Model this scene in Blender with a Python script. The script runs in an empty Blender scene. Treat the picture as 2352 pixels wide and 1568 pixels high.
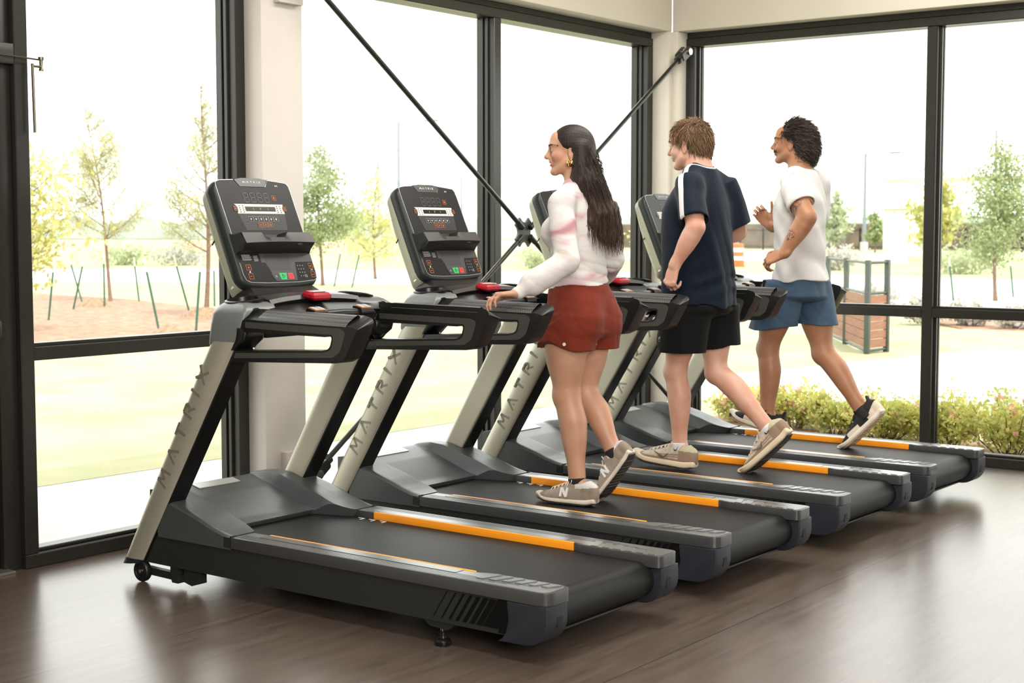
import bpy, bmesh, math, random
import numpy as np
from mathutils import Vector, Matrix
D = bpy.data
SC = bpy.context.scene
COL = SC.collection
rnd = random.Random(7)
PI = math.pi

# ------------------------------------------------------------------ camera
cam = D.cameras.new('camera')
cam.sensor_width = 36.0
cam.lens = 36.0 * 3410.0 / 2352.0
cam.clip_end = 2000
cam.dof.use_dof = True
cam.dof.focus_distance = 6.3
cam.dof.aperture_fstop = 5.6
cam_o = D.objects.new('camera', cam)
COL.objects.link(cam_o)
YAW = math.radians(37.0)
PITCH = math.atan((784 - 530) / 3410.0)
cam_o.location = (0, 0, 1.42)
cam_o.rotation_euler = (math.radians(90) - PITCH, 0, YAW)
SC.camera = cam_o

# ------------------------------------------------------------------ light
vs = SC.view_settings
vs.view_transform = 'Standard'
vs.look = 'None'
vs.gamma = 1.0
vs.use_curve_mapping = False
vs.exposure = 1.0

world = D.worlds.new('sky')
SC.world = world
world.use_nodes = True
wn = world.node_tree.nodes['Background']
wn.inputs['Color'].default_value = (1.0, 0.985, 0.955, 1)
wn.inputs['Strength'].default_value = 1.8

sun = D.lights.new('sun', 'SUN')
sun.energy = 2.1
sun.angle = math.radians(1.0)
sun.color = (1.0, 0.94, 0.82)
sun_o = D.objects.new('sun', sun)
COL.objects.link(sun_o)
sun_o.rotation_euler = Vector((-0.50, 0.18, -1.0)).to_track_quat('-Z', 'Y').to_euler()

def area_light(name, loc, target, size, power, color=(1, 0.96, 0.9)):
    l = D.lights.new(name, 'AREA')
    l.shape = 'RECTANGLE'
    l.size, l.size_y = size
    l.energy = power
    l.color = color
    o = D.objects.new(name, l)
    COL.objects.link(o)
    o.location = loc
    o.rotation_euler = (Vector(target) - Vector(loc)).to_track_quat('-Z', 'Y').to_euler()
    return o
# unseen fill lights added at ceiling height; the photographer's soft light behind the camera
area_light('ceiling_fill_light', (-1.0, 2.4, 3.55), (-1.0, 2.4, 0), (3.0, 0.8), 60)
area_light('ceiling_fill_light', (-3.2, 6.0, 3.55), (-3.2, 6.0, 0), (0.8, 4.0), 60)
area_light('photo_soft_light', (2.4, -0.6, 3.0), (-3.6, 6.0, 0.8), (2.4, 2.4), 260)

# ------------------------------------------------------------------ materials
def new_mat(name):
    m = D.materials.new(name)
    m.use_nodes = True
    nt = m.node_tree
    return m, nt, nt.nodes['Principled BSDF']

def mat(name, col, rough=0.5, metal=0.0, spec=0.5, noise=0.0, nscale=20.0, bump=0.0, bscale=80.0, coat=0.0, sheen=0.0, col2=None, stretch=None):
    m, nt, b = new_mat(name)
    N, L = nt.nodes, nt.links
    b.inputs['Base Color'].default_value = (*col, 1)
    b.inputs['Roughness'].default_value = rough
    b.inputs['Metallic'].default_value = metal
    b.inputs['Specular IOR Level'].default_value = spec
    b.inputs['Coat Weight'].default_value = coat
    b.inputs['Sheen Weight'].default_value = sheen
    tc = None
    if noise or bump:
        tc = N.new('ShaderNodeTexCoord')
        src = tc.outputs['Object']
        if stretch:
            mp = N.new('ShaderNodeMapping'); mp.inputs['Scale'].default_value = stretch
            L.new(src, mp.inputs['Vector']); src = mp.outputs['Vector']
    if noise:
        t = N.new('ShaderNodeTexNoise'); t.inputs['Scale'].default_value = nscale; t.inputs['Detail'].default_value = 6
        L.new(src, t.inputs['Vector'])
        mx = N.new('ShaderNodeMix'); mx.data_type = 'RGBA'
        c2 = col2 or tuple(min(1, c * (1 - noise)) for c in col)
        mx.inputs[6].default_value = (*col, 1); mx.inputs[7].default_value = (*c2, 1)
        rp = N.new('ShaderNodeMapRange'); rp.inputs[1].default_value = 0.35; rp.inputs[2].default_value = 0.65
        L.new(t.outputs['Fac'], rp.inputs[0]); L.new(rp.outputs[0], mx.inputs[0]); L.new(mx.outputs[2], b.inputs['Base Color'])
    if bump:
        t2 = N.new('ShaderNodeTexNoise'); t2.inputs['Scale'].default_value = bscale; t2.inputs['Detail'].default_value = 4
        L.new(src, t2.inputs['Vector'])
        bp = N.new('ShaderNodeBump'); bp.inputs['Strength'].default_value = bump; bp.inputs['Distance'].default_value = 0.004
        L.new(t2.outputs['Fac'], bp.inputs['Height']); L.new(bp.outputs['Normal'], b.inputs['Normal'])
    return m

def weave_mat(name, col, rough, scale, strength, metal=0.0, col2=None):
    """fine diamond weave (belt cloth, handle grips, grip plates)"""
    m, nt, b = new_mat(name)
    N, L = nt.nodes, nt.links
    b.inputs['Roughness'].default_value = rough
    b.inputs['Metallic'].default_value = metal
    tc = N.new('ShaderNodeTexCoord'); mp = N.new('ShaderNodeMapping')
    mp.inputs['Rotation'].default_value = (0, 0, PI / 4)
    L.new(tc.outputs['Object'], mp.inputs['Vector'])
    ck = N.new('ShaderNodeTexChecker'); ck.inputs['Scale'].default_value = scale
    L.new(mp.outputs['Vector'], ck.inputs['Vector'])
    mx = N.new('ShaderNodeMix'); mx.data_type = 'RGBA'
    mx.inputs[6].default_value = (*col, 1); mx.inputs[7].default_value = (*(col2 or col), 1)
    L.new(ck.outputs['Fac'], mx.inputs[0]); L.new(mx.outputs[2], b.inputs['Base Color'])
    bp = N.new('ShaderNodeBump'); bp.inputs['Strength'].default_value = strength; bp.inputs['Distance'].default_value = 0.002
    L.new(ck.outputs['Fac'], bp.inputs['Height']); L.new(bp.outputs['Normal'], b.inputs['Normal'])
    return m

# ------------------------------------------------------------------ object helpers
def link(o, parent=None):
    COL.objects.link(o)
    if parent is not None:
        o.parent = parent
    return o

def thing(name, label, cat, loc=(0, 0, 0), rotz=0.0, group=None):
    o = D.objects.new(name, None)
    o.empty_display_size = 0.1
    COL.objects.link(o)
    o.location = loc
    o.rotation_euler = (0, 0, rotz)
    return tag(o, label, cat, group)

def tag(o, label, cat, group=None, kind=None):
    o['label'] = label
    o['category'] = cat
    if group: o['group'] = group
    if kind: o['kind'] = kind
    return o

def struct(o, label=None):
    o['kind'] = 'structure'
    if label: o['label'] = label
    return o

def mesh_object(name, verts, faces, mats, parent=None, smooth=35, fmat=None):
    me = D.meshes.new(name)
    me.from_pydata([tuple(v) for v in verts], [], [tuple(f) for f in faces])
    if not isinstance(mats, (list, tuple)): mats = [mats]
    for m in mats: me.materials.append(m)
    if fmat is not None: me.polygons.foreach_set('material_index', np.asarray(fmat, np.int32))
    finish(me, smooth)
    return link(D.objects.new(name, me), parent)

def finish(me, smooth):
    me.update()
    if smooth:
        me.polygons.foreach_set('use_smooth', np.ones(len(me.polygons), bool))
        if smooth < 180: me.set_sharp_from_angle(angle=math.radians(smooth))

class MB:
    """collects shapes into one mesh"""
    def __init__(s): s.v, s.f, s.m = [], [], []
    def add(s, verts, faces, mi=0):
        o = len(s.v)
        s.v += [tuple(map(float, v)) for v in verts]
        s.f += [tuple(i + o for i in f) for f in faces]
        s.m += [mi] * len(faces)
        return s
    def add_bm(s, bm, mi=0):
        bm.verts.ensure_lookup_table()
        bm.verts.index_update()
        s.add([v.co for v in bm.verts], [[v.index for v in f.verts] for f in bm.faces], mi)
        bm.free()
        return s
    def box(s, lo, hi, bevel=0.0, seg=2, mi=0, mtx=None):
        bm = bmesh.new()
        bmesh.ops.create_cube(bm, size=1.0)
        for v in bm.verts:
            v.co = Vector([(lo[i] + hi[i]) / 2 + v.co[i] * (hi[i] - lo[i]) for i in range(3)])
        if bevel: bmesh.ops.bevel(bm, geom=bm.edges[:], offset=bevel, segments=seg, affect='EDGES', profile=0.5)
        if mtx is not None: bm.transform(mtx)
        return s.add_bm(bm, mi)
    def prism(s, prof, axis, lo, hi, bevel=0.0, seg=2, mi=0, side_bevel=None, mtx=None):
        """profile (two coordinates, the axes other than `axis` in order) extruded from lo to hi"""
        def P(p, h):
            c = list(p); c.insert(axis, h); return c
        bm = bmesh.new()
        a = [bm.verts.new(P(p, lo)) for p in prof]
        b = [bm.verts.new(P(p, hi)) for p in prof]
        n = len(prof)
        bm.faces.new(a); bm.faces.new(b[::-1])
        for i in range(n): bm.faces.new([a[i], b[i], b[(i + 1) % n], a[(i + 1) % n]])
        bmesh.ops.recalc_face_normals(bm, faces=bm.faces[:])
        if bevel:
            es = [e for e in bm.edges if abs(e.verts[0].co[axis] - e.verts[1].co[axis]) < 1e-7]
            if side_bevel: es = bm.edges[:]
            bmesh.ops.bevel(bm, geom=es, offset=bevel, segments=seg, affect='EDGES', profile=0.5, clamp_overlap=True)
        if mtx is not None: bm.transform(mtx)
        return s.add_bm(bm, mi)
    def tube(s, path, r, seg=12, mi=0, caps=True, flat=1.0):
        path = [Vector(p) for p in path]
        n = len(path)
        rr = r if isinstance(r, (list, tuple)) else [r] * n
        up = None; rings = []
        for i, p in enumerate(path):
            t = (path[min(i + 1, n - 1)] - path[max(i - 1, 0)]).normalized()
            if up is None:
                up = Vector((0, 0, 1)) if abs(t.z) < 0.9 else Vector((1, 0, 0))
            x = t.cross(up)
            if x.length < 1e-5: x = t.orthogonal()
            x.normalize(); up = x.cross(t).normalized()
            rings.append([p + (x * math.cos(a) + up * math.sin(a) * flat) * rr[i] for a in [2 * PI * k / seg for k in range(seg)]])
        return s.rings(rings, caps=caps, mi=mi)
    def rings(s, rings, caps=True, mi=0, closed=True):
        k = len(rings[0]); v = [p for r in rings for p in r]; f = []
        for i in range(len(rings) - 1):
            for j in range(k if closed else k - 1):
                f.append((i * k + j, i * k + (j + 1) % k, (i + 1) * k + (j + 1) % k, (i + 1) * k + j))
        if caps:
            f.append(tuple(range(k))[::-1]); f.append(tuple(range((len(rings) - 1) * k, len(rings) * k)))
        return s.add(v, f, mi)
    def lathe(s, prof, centre, axis=2, seg=24, mi=0):
        """prof: (radius, height) pairs round `axis` through centre"""
        rings = []
        for r, h in prof:
            ring = []
            for k in range(seg):
                a = 2 * PI * k / seg
                c = [math.cos(a) * r, math.sin(a) * r]; c.insert(axis, h)
                ring.append([c[i] + centre[i] for i in range(3)])
            rings.append(ring)
        return s.rings(rings, mi=mi)
    def grid(s, pts, mi=0):
        h, w = len(pts), len(pts[0])
        v = [p for row in pts for p in row]
        f = [(i * w + j, i * w + j + 1, (i + 1) * w + j + 1, (i + 1) * w + j) for i in range(h - 1) for j in range(w - 1)]
        return s.add(v, f, mi)
    def obj(s, name, mats, parent=None, smooth=35, fix=True):
        me = D.meshes.new(name)
        me.from_pydata(s.v, [], s.f)
        if not isinstance(mats, (list, tuple)): mats = [mats]
        for m in mats: me.materials.append(m)
        me.polygons.foreach_set('material_index', np.asarray(s.m, np.int32))
        if fix:
            bm = bmesh.new(); bm.from_mesh(me)
            bmesh.ops.recalc_face_normals(bm, faces=bm.faces[:])
            bm.to_mesh(me); bm.free()
        finish(me, smooth)
        return link(D.objects.new(name, me), parent)

def copy_tree(o, parent=None):
    c = o.copy()
    COL.objects.link(c)
    c.parent = parent
    for ch in [x for x in o.children]:
        copy_tree(ch, c)
    return c

def arc(cx, cy, r, a0, a1, n):
    return [(cx + r * math.cos(math.radians(a0 + (a1 - a0) * i / n)), cy + r * math.sin(math.radians(a0 + (a1 - a0) * i / n))) for i in range(n + 1)]

def round_poly(pts, rad, n=5):
    """polygon with its corners rounded; rad a number or one per corner"""
    out = []; k = len(pts)
    for i in range(k):
        r = rad[i] if isinstance(rad, (list, tuple)) else rad
        p = Vector(pts[i]); a = (Vector(pts[i - 1]) - p); b = (Vector(pts[(i + 1) % k]) - p)
        if r <= 0: out.append(tuple(p)); continue
        ang = a.angle(b); t = min(r / math.tan(ang / 2), a.length * 0.49, b.length * 0.49)
        p0 = p + a.normalized() * t; p1 = p + b.normalized() * t
        for j in range(n + 1):
            u = j / n
            q = p0.lerp(p, u).lerp(p.lerp(p1, u), u)
            out.append((q.x, q.y))
    return out

def bar2(p, q, w):
    """a stroke of width w between two 2D points"""
    p, q = Vector(p), Vector(q); d = (q - p).normalized(); n = Vector((-d.y, d.x)) * (w / 2)
    return [tuple(p - n), tuple(q - n), tuple(q + n), tuple(p + n)]

STROKES = {
    'M': (1.0, [((0, 0), (.16, 1)), ((.16, 1), (.5, .35)), ((.5, .35), (.84, 1)), ((.84, 1), (1, 0))]),
    'A': (0.95, [((0, 0), (.47, 1)), ((.47, 1), (.95, 0))]),
    'T': (0.85, [((0, .93), (.85, .93)), ((.42, .93), (.42, 0))]),
    'R': (0.8, [((.05, 0), (.05, .95)), ((.05, .93), (.6, .93)), ((.6, .93), (.72, .72)), ((.72, .72), (.6, .48)), ((.6, .48), (.25, .48)), ((.4, .48), (.8, 0))]),
    'I': (0.16, [((.08, 0), (.08, 1))]),
    'X': (0.9, [((0, 0), (.9, 1)), ((0, 1), (.9, 0))]),
    'N': (0.8, [((0.07, 0), (.12, 1)), ((.12, 1), (.68, 0)), ((.68, 0), (.73, 1))]),
    '1': (0.3, [((.15, 0), (.15, 1))]), '+': (0.8, [((0, .5), (.8, .5)), ((.4, .1), (.4, .9))]), '-': (0.8, [((0, .5), (.8, .5))]),
}
def word_polys(text, h, gap=0.45, weight=0.16, slant=0.0):
    """polygons of a word of height h, origin at its lower left"""
    x = 0.0; out = []
    for ch in text:
        w, st = STROKES[ch]
        for p, q in st:
            out.append([((x + a + slant * b) * h, b * h) for a, b in bar2(p, q, weight)])
        x += w + gap
    return out, (x - gap) * h
# ================================================================== the room
XW, YW = -5.33, 8.80          # inner faces of the two window frames
XS, YS = -5.21, 8.70          # inner wall surfaces
M_wall = mat('cream_paint', (0.70, 0.655, 0.565), 0.85, noise=0.03, nscale=3, bump=0.05, bscale=300)
M_pier = mat('warm_white_paint', (0.66, 0.62, 0.575), 0.8, noise=0.04, nscale=4)
M_frame = mat('dark_bronze_aluminium', (0.020, 0.0185, 0.0150), 0.34, metal=0.0, spec=0.45, noise=0.15, nscale=30)
M_black = mat('black_paint', (0.005, 0.005, 0.005), 0.5, spec=0.2)
M_steel_dark = mat('dark_rod_steel', (0.045, 0.045, 0.04), 0.3, metal=0.6)
M_chrome = mat('bright_steel', (0.75, 0.74, 0.72), 0.18, metal=1.0)

def glass_mat():
    m, nt, b = new_mat('window_glass')
    N, L = nt.nodes, nt.links
    N.remove(b)
    tr = N.new('ShaderNodeBsdfTransparent'); tr.inputs['Color'].default_value = (0.97, 0.985, 0.975, 1)
    gl = N.new('ShaderNodeBsdfGlossy'); gl.inputs['Roughness'].default_value = 0.02
    lw = N.new('ShaderNodeLayerWeight'); lw.inputs['Blend'].default_value = 0.5
    pw = N.new('ShaderNodeMath'); pw.operation = 'POWER'; pw.inputs[1].default_value = 4.0
    L.new(lw.outputs['Facing'], pw.inputs[0])
    ml = N.new('ShaderNodeMath'); ml.operation = 'MULTIPLY_ADD'; ml.inputs[1].default_value = 0.5; ml.inputs[2].default_value = 0.02
    L.new(pw.outputs[0], ml.inputs[0])
    mx = N.new('ShaderNodeMixShader')
    L.new(ml.outputs[0], mx.inputs[0]); L.new(tr.outputs[0], mx.inputs[1]); L.new(gl.outputs[0], mx.inputs[2])
    L.new(mx.outputs[0], N['Material Output'].inputs['Surface'])
    return m
M_glass = glass_mat()

def floor_mat():
    m, nt, b = new_mat('wood_look_vinyl_floor')
    N, L = nt.nodes, nt.links
    tc = N.new('ShaderNodeTexCoord')
    mp = N.new('ShaderNodeMapping'); mp.inputs['Scale'].default_value = (9.0, 0.8, 1)
    L.new(tc.outputs['Object'], mp.inputs['Vector'])
    n1 = N.new('ShaderNodeTexNoise'); n1.inputs['Scale'].default_value = 3.0; n1.inputs['Detail'].default_value = 9; n1.inputs['Roughness'].default_value = 0.65
    n1.inputs['Distortion'].default_value = 0.6
    L.new(mp.outputs['Vector'], n1.inputs['Vector'])
    cr = N.new('ShaderNodeValToRGB')
    cr.color_ramp.elements[0].position = 0.3; cr.color_ramp.elements[0].color = (0.070, 0.050, 0.038, 1)
    cr.color_ramp.elements[1].position = 0.72; cr.color_ramp.elements[1].color = (0.130, 0.098, 0.077, 1)
    L.new(n1.outputs['Fac'], cr.inputs['Fac'])
    # large worn patches
    n2 = N.new('ShaderNodeTexNoise'); n2.inputs['Scale'].default_value = 0.9; n2.inputs['Detail'].default_value = 4
    L.new(tc.outputs['Object'], n2.inputs['Vector'])
    # sheet seams every 1.5 m along Y
    sp = N.new('ShaderNodeSeparateXYZ'); L.new(tc.outputs['Object'], sp.inputs[0])
    def mth(op, a, bb=None):
        n = N.new('ShaderNodeMath'); n.operation = op
        for i, v in enumerate((a, bb)):
            if v is None: continue
            if isinstance(v, (int, float)): n.inputs[i].default_value = v
            else: L.new(v, n.inputs[i])
        return n.outputs[0]
    sx = mth('ABSOLUTE', mth('SUBTRACT', mth('FRACT', mth('DIVIDE', mth('ADD', sp.outputs['X'], 12.28), 1.5)), 0.5))
    seam = mth('LESS_THAN', sx, 0.0016)
    mx = N.new('ShaderNodeMix'); mx.data_type = 'RGBA'
    L.new(seam, mx.inputs[0]); L.new(cr.outputs['Color'], mx.inputs[6]); mx.inputs[7].default_value = (0.03, 0.024, 0.02, 1)
    L.new(mx.outputs[2], b.inputs['Base Color'])
    rg = N.new('ShaderNodeMapRange'); rg.inputs[3].default_value = 0.21; rg.inputs[4].default_value = 0.31
    L.new(n2.outputs['Fac'], rg.inputs[0]); L.new(rg.outputs[0], b.inputs['Roughness'])
    bp = N.new('ShaderNodeBump'); bp.inputs['Strength'].default_value = 0.12; bp.inputs['Distance'].default_value = 0.003
    L.new(n1.outputs['Fac'], bp.inputs['Height']); L.new(bp.outputs['Normal'], b.inputs['Normal'])
    b.inputs['Specular IOR Level'].default_value = 0.95
    return m

struct(MB().box((-5.50, -9, -0.06), (9, 8.95, 0.0)).obj('floor', floor_mat(), smooth=0), 'brown wood-look vinyl sheet floor under the treadmills')
struct(MB().box((-5.9, -9, 3.6), (9, 9.4, 3.75)).obj('ceiling', M_wall, smooth=0), 'cream ceiling above the treadmills')

# ---- left wall: solid stretch left of the door, pier, header, strip by the corner
lw = MB()
lw.box((-5.50, -9, 0), (XS, 2.55, 3.6))
lw.box((-5.50, 2.55, 2.75), (XS, 8.70, 3.6), bevel=0.006)
lw.box((-5.50, 8.66, 0), (XS, 8.95, 2.75), bevel=0.004)
struct(lw.obj('wall_left', M_wall), 'cream wall above the left windows')
struct(MB().box((-5.50, 4.962, 0), (-5.225, 5.235, 2.75), bevel=0.006).obj('wall_pier', M_pier), 'warm white pier between the two left windows')
rw = MB()
rw.box((-5.21, YS, 2.75), (9, 8.95, 3.6), bevel=0.006)
rw.box((-5.25, YS, 0), (-5.165, 8.95, 2.75), bevel=0.004)
rw.box((3.0, YS, 0), (9, 8.95, 2.75))
struct(rw.obj('wall_right', M_wall), 'cream wall above the right windows')
M_back_wall = mat('beige_paint', (0.52, 0.49, 0.44), 0.9)
struct(MB().box((-5.5, -6.2, 0), (7.2, -6.0, 3.6)).obj('wall_back', M_back_wall, smooth=0), 'beige wall behind the camera')
struct(MB().box((7.0, -6.0, 0), (7.2, 8.95, 3.6)).obj('wall_far_side', M_back_wall, smooth=0), 'beige wall far to the right of the camera')
# boxed cover at the pier's foot and junction box at its top
struct(MB().box((-5.225, 5.06, 0.0), (-5.185, 5.232, 0.345), bevel=0.004).obj('trim_1', M_pier), 'boxed cover at the foot of the white pier')
struct(MB().box((-5.225, 5.045, 2.505), (-5.185, 5.205, 2.75), bevel=0.003).obj('trim_2', M_pier), 'flat cover box high on the white pier')

def window(idx, axis, plane, lo, hi, mulls, ztr, label, head=(2.655, 2.71), zs=0.06, cap=2.75):
    """axis: the axis the window runs along (1 = left wall, 0 = right wall); frame depth goes outwards"""
    out = -1 if axis == 1 else 1
    root = thing('window_%d' % idx, label, 'window')
    del root['category']
    struct(root, label)
    d0, d1 = plane, plane + out * 0.135
    def bx(mb, a0, a1, z0, z1, da=d0, db=d1, bev=0.004):
        p, q = sorted((da, db))
        if axis == 1: mb.box((p, a0, z0), (q, a1, z1), bevel=bev, seg=1)
        else: mb.box((a0, p, z0), (a1, q, z1), bevel=bev, seg=1)
    fr = MB()
    bx(fr, lo, hi, 0.0, zs)                                   # sill
    bx(fr, lo, hi, zs, zs + 0.016, d0 + out * 0.03, d0 + out * 0.105)   # glazing bead
    bx(fr, lo, hi, head[0], head[1])
    bx(fr, lo, hi, head[1], cap, d0 + out * 0.012, d1)
    edges = [lo] + [m for m in mulls] + [hi - 0.066]
    for e in edges:
        bx(fr, e, e + 0.066, zs, head[0])
        for s in (-1, 1):                                     # glazing stops beside each upright
            c = e + 0.033 + s * 0.040
            bx(fr, c - 0.008, c + 0.008, zs, head[0], d0 + out * 0.042, d0 + out * 0.062, 0.002)
            bx(fr, c - 0.008, c + 0.008, zs, head[0], d0 + out * 0.078, d0 + out * 0.1, 0.002)
    fr.obj('frame', M_frame, root)
    for i in range(len(edges) - 1):
        a0, a1 = edges[i] + 0.066, edges[i + 1]
        if ztr:
            t = MB(); bx(t, a0, a1, ztr[0], ztr[1]); bx(t, a0, a1, ztr[1], ztr[1] + 0.014, d0 + out * 0.03, d0 + out * 0.1, 0.002)
            t.obj('transom', M_frame, root)
            panes = [(zs, ztr[0]), (ztr[1], head[0])]
        else: panes = [(zs, head[0])]
        for z0, z1 in panes:
            g = MB(); bx(g, a0, a1, z0, z1, d0 + out * 0.066, d0 + out * 0.072, 0)
            g.obj('glass', M_glass, root, smooth=0)
    return root
window(1, 1, XW, 3.684, 4.956, [], (0.877, 0.934), 'dark framed window between the black door and the white pier')
window(2, 1, XW, 5.235, 8.655, [6.905], None, 'wide dark framed window behind the cross brace')
window(3, 0, YW, -5.16, 3.0, [-3.478, -1.75, 0.0], (0.889, 0.945), 'dark framed window wall behind the flower bed')

# ---- black door left of the first window
dr = thing('door_1', 'black door with a push bar at the left edge', 'door'); del dr['category']; struct(dr)
f = MB()
f.box((XW - 0.13, 3.60, 0), (XW - 0.03, 3.684, 2.75), bevel=0.004)
f.box((XW - 0.13, 2.55, 2.10), (XW, 3.684, 2.185), bevel=0.004)
f.box((XW - 0.13, 2.55, 2.655), (XW, 3.684, 2.75), bevel=0.004)
f.box((XW - 0.13, 2.55, 0), (XW, 2.62, 2.75), bevel=0.004)
f.obj('door_frame', M_frame, dr)
MB().box((XW - 0.10, 2.63, 0.012), (XW - 0.055, 3.60, 2.09), bevel=0.004).obj('door_leaf', M_black, dr)
g = MB(); g.box((XW - 0.075, 2.63, 2.20), (XW - 0.065, 3.60, 2.655)); g.obj('glass', M_glass, dr, smooth=0)
g = MB(); g.box((XW - 0.10, 3.56, 2.19), (XW - 0.04, 3.60, 2.655)); g.box((XW - 0.10, 2.63, 2.185), (XW - 0.04, 3.60, 2.225)); g.obj('glazing_bead', M_frame, dr)
b = MB(); b.box((XW - 0.055, 2.66, 0.985), (XW + 0.015, 3.59, 1.055), bevel=0.01); b.obj('push_bar', mat('push_bar_metal', (0.05, 0.048, 0.045), 0.4, metal=0.4), dr)
MB().box((XW - 0.14, 2.62, 0), (XW + 0.02, 3.62, 0.012), bevel=0.003).obj('threshold', mat('threshold_aluminium', (0.5, 0.47, 0.42), 0.35, metal=0.9), dr)

# hinged closer arm in front of the first window
cl = thing('door_closer_arm', 'thin jointed metal arm hanging beside the black door', 'door closer', (XW + 0.03, 3.40, 2.125))
M_arm = mat('dull_brass_metal', (0.20, 0.175, 0.13), 0.35, metal=0.9)
MB().tube([(0, 0, 0.012), (0, 0.388, 0.0)], 0.0055, 8, flat=0.7).obj('arm', M_arm, cl)
k = MB(); k.lathe([(0.001, -0.045), (0.010, -0.045), (0.010, -0.038), (0.0075, -0.034), (0.0075, -0.002), (0.012, 0.0), (0.012, 0.012), (0.001, 0.012)], (0, 0.392, 0), 2, 12)
k.tube([(0, 0.392, -0.028), (0, 0.35, -0.028)], 0.0055, 8); k.obj('pivot', M_arm, cl)
MB().tube([(0, 0.35, -0.018), (0.004, 0.352, -0.30)], 0.0062, 8).obj('hanging_rod', M_arm, cl)

# ---- cross brace of four rods and a plate in front of the wide window
XB = -5.10
cb = thing('cross_brace', 'steel rod cross brace with a four-pointed plate before the left window', 'brace', (XB, 6.889, 1.412))
def radial_plate():
    prof = []
    for q in range(4):
        a = math.radians(45 + 90 * q)
        ca, sa = math.cos(a), math.sin(a)
        ux, uz = -sa, ca
        prof += [(ca * 0.088 - ux * 0.030, sa * 0.088 - uz * 0.030), (ca * 0.088 + ux * 0.030, sa * 0.088 + uz * 0.030)]
        a2 = a + math.radians(45)
        for t in (-20, -10, 0, 10, 20):
            r = 0.056 + 0.022 * (abs(t) / 28) ** 2
            prof.append((math.cos(a2 + math.radians(t)) * r, math.sin(a2 + math.radians(t)) * r))
    return prof
MB().prism(radial_plate(), 0, -0.012, 0.0, bevel=0).obj('plate', mat('plate_steel', (0.10, 0.10, 0.09), 0.45, metal=0.5), cb)
ends = [((-1.735, 1.20), 0), ((-1.68, -1.135), 0), ((1.72, 1.155), 1), ((1.70, -1.16), 0)]
for (dy, dz), clevis in ends:
    n = math.hypot(dy, dz)
    uy, uz = dy / n, dz / n
    MB().tube([(0.012, uy * 0.042, uz * 0.042), (0.012, dy, dz)], 0.0135, 14).obj('rod', M_steel_dark, cb)
    w = MB(); w.tube([(0.012, uy * 0.045, uz * 0.045), (0.012, uy * 0.10, uz * 0.10)], 0.0165, 12)
    w.obj('rod_socket', M_steel_dark, cb)
    c = MB()
    b0, b1 = n - 0.02, n + 0.10
    for s in (-1, 1):
        prof = [(uy * b0 - uz * 0.026, uz * b0 + uy * 0.026), (uy * b1 - uz * 0.03, uz * b1 + uy * 0.03), (uy * b1 + uz * 0.03, uz * b1 - uy * 0.03), (uy * b0 + uz * 0.026, uz * b0 - uy * 0.026)]
        x0 = 0.012 + s * 0.022
        c.prism(round_poly(prof, 0.018, 4), 0, x0 - 0.009, x0 + 0.009, bevel=0)
    c.tube([(0.012, uy * (n - 0.05), uz * (n - 0.05)), (0.012, uy * (n + 0.02), uz * (n + 0.02))], 0.027, 12)
    cv = c.obj('clevis', M_steel_dark, cb)
    p = MB(); p.tube([(-0.03, uy * (n + 0.07), uz * (n + 0.07)), (0.054, uy * (n + 0.07), uz * (n + 0.07))], 0.023, 14)
    p.obj('pin', M_chrome, cv)
# wall lug that carries the upper right clevis
# ================================================================== outside
ZG = -0.06
M_grass = mat('sunlit_lawn', (0.26, 0.275, 0.135), 0.9, noise=1, nscale=1.3, col2=(0.34, 0.325, 0.20), bump=0.4, bscale=40)
M_field = mat('far_field', (0.26, 0.29, 0.15), 0.95, noise=1, nscale=0.05, col2=(0.34, 0.30, 0.19))
M_conc = mat('pale_concrete', (0.50, 0.485, 0.46), 0.85, noise=0.12, nscale=2)
M_mulch = mat('wood_chip_mulch', (0.34, 0.20, 0.13), 0.95, noise=0.5, nscale=9, bump=0.6, bscale=30)
M_bark = mat('grey_brown_bark', (0.22, 0.14, 0.10), 0.9, noise=0.3, nscale=20)
def leaf_mat(name, a, b):
    m, nt, bs = new_mat(name)
    N, L = nt.nodes, nt.links
    oi = N.new('ShaderNodeNewGeometry')
    mx = N.new('ShaderNodeMix'); mx.data_type = 'RGBA'
    mx.inputs[6].default_value = (*a, 1); mx.inputs[7].default_value = (*b, 1)
    L.new(oi.outputs['Random Per Island'], mx.inputs[0]); L.new(mx.outputs[2], bs.inputs['Base Color'])
    bs.inputs['Roughness'].default_value = 0.6
    tl = N.new('ShaderNodeBsdfTranslucent'); L.new(mx.outputs[2], tl.inputs['Color'])
    ms = N.new('ShaderNodeMixShader'); ms.inputs[0].default_value = 0.4
    L.new(bs.outputs[0], ms.inputs[1]); L.new(tl.outputs[0], ms.inputs[2])
    L.new(ms.outputs[0], N['Material Output'].inputs['Surface'])
    return m
M_lf_green = leaf_mat('green_leaves', (0.22, 0.29, 0.12), (0.37, 0.42, 0.20))  # green, yellow and pine leaf tones are lightened to imitate haze
M_lf_yel = leaf_mat('yellow_leaves', (0.55, 0.50, 0.17), (0.42, 0.46, 0.16))
M_lf_pine = leaf_mat('pine_needles', (0.32, 0.36, 0.16), (0.50, 0.46, 0.24))
M_lf_pale = leaf_mat('pale_leaves', (0.36, 0.42, 0.24), (0.46, 0.50, 0.32))

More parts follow.
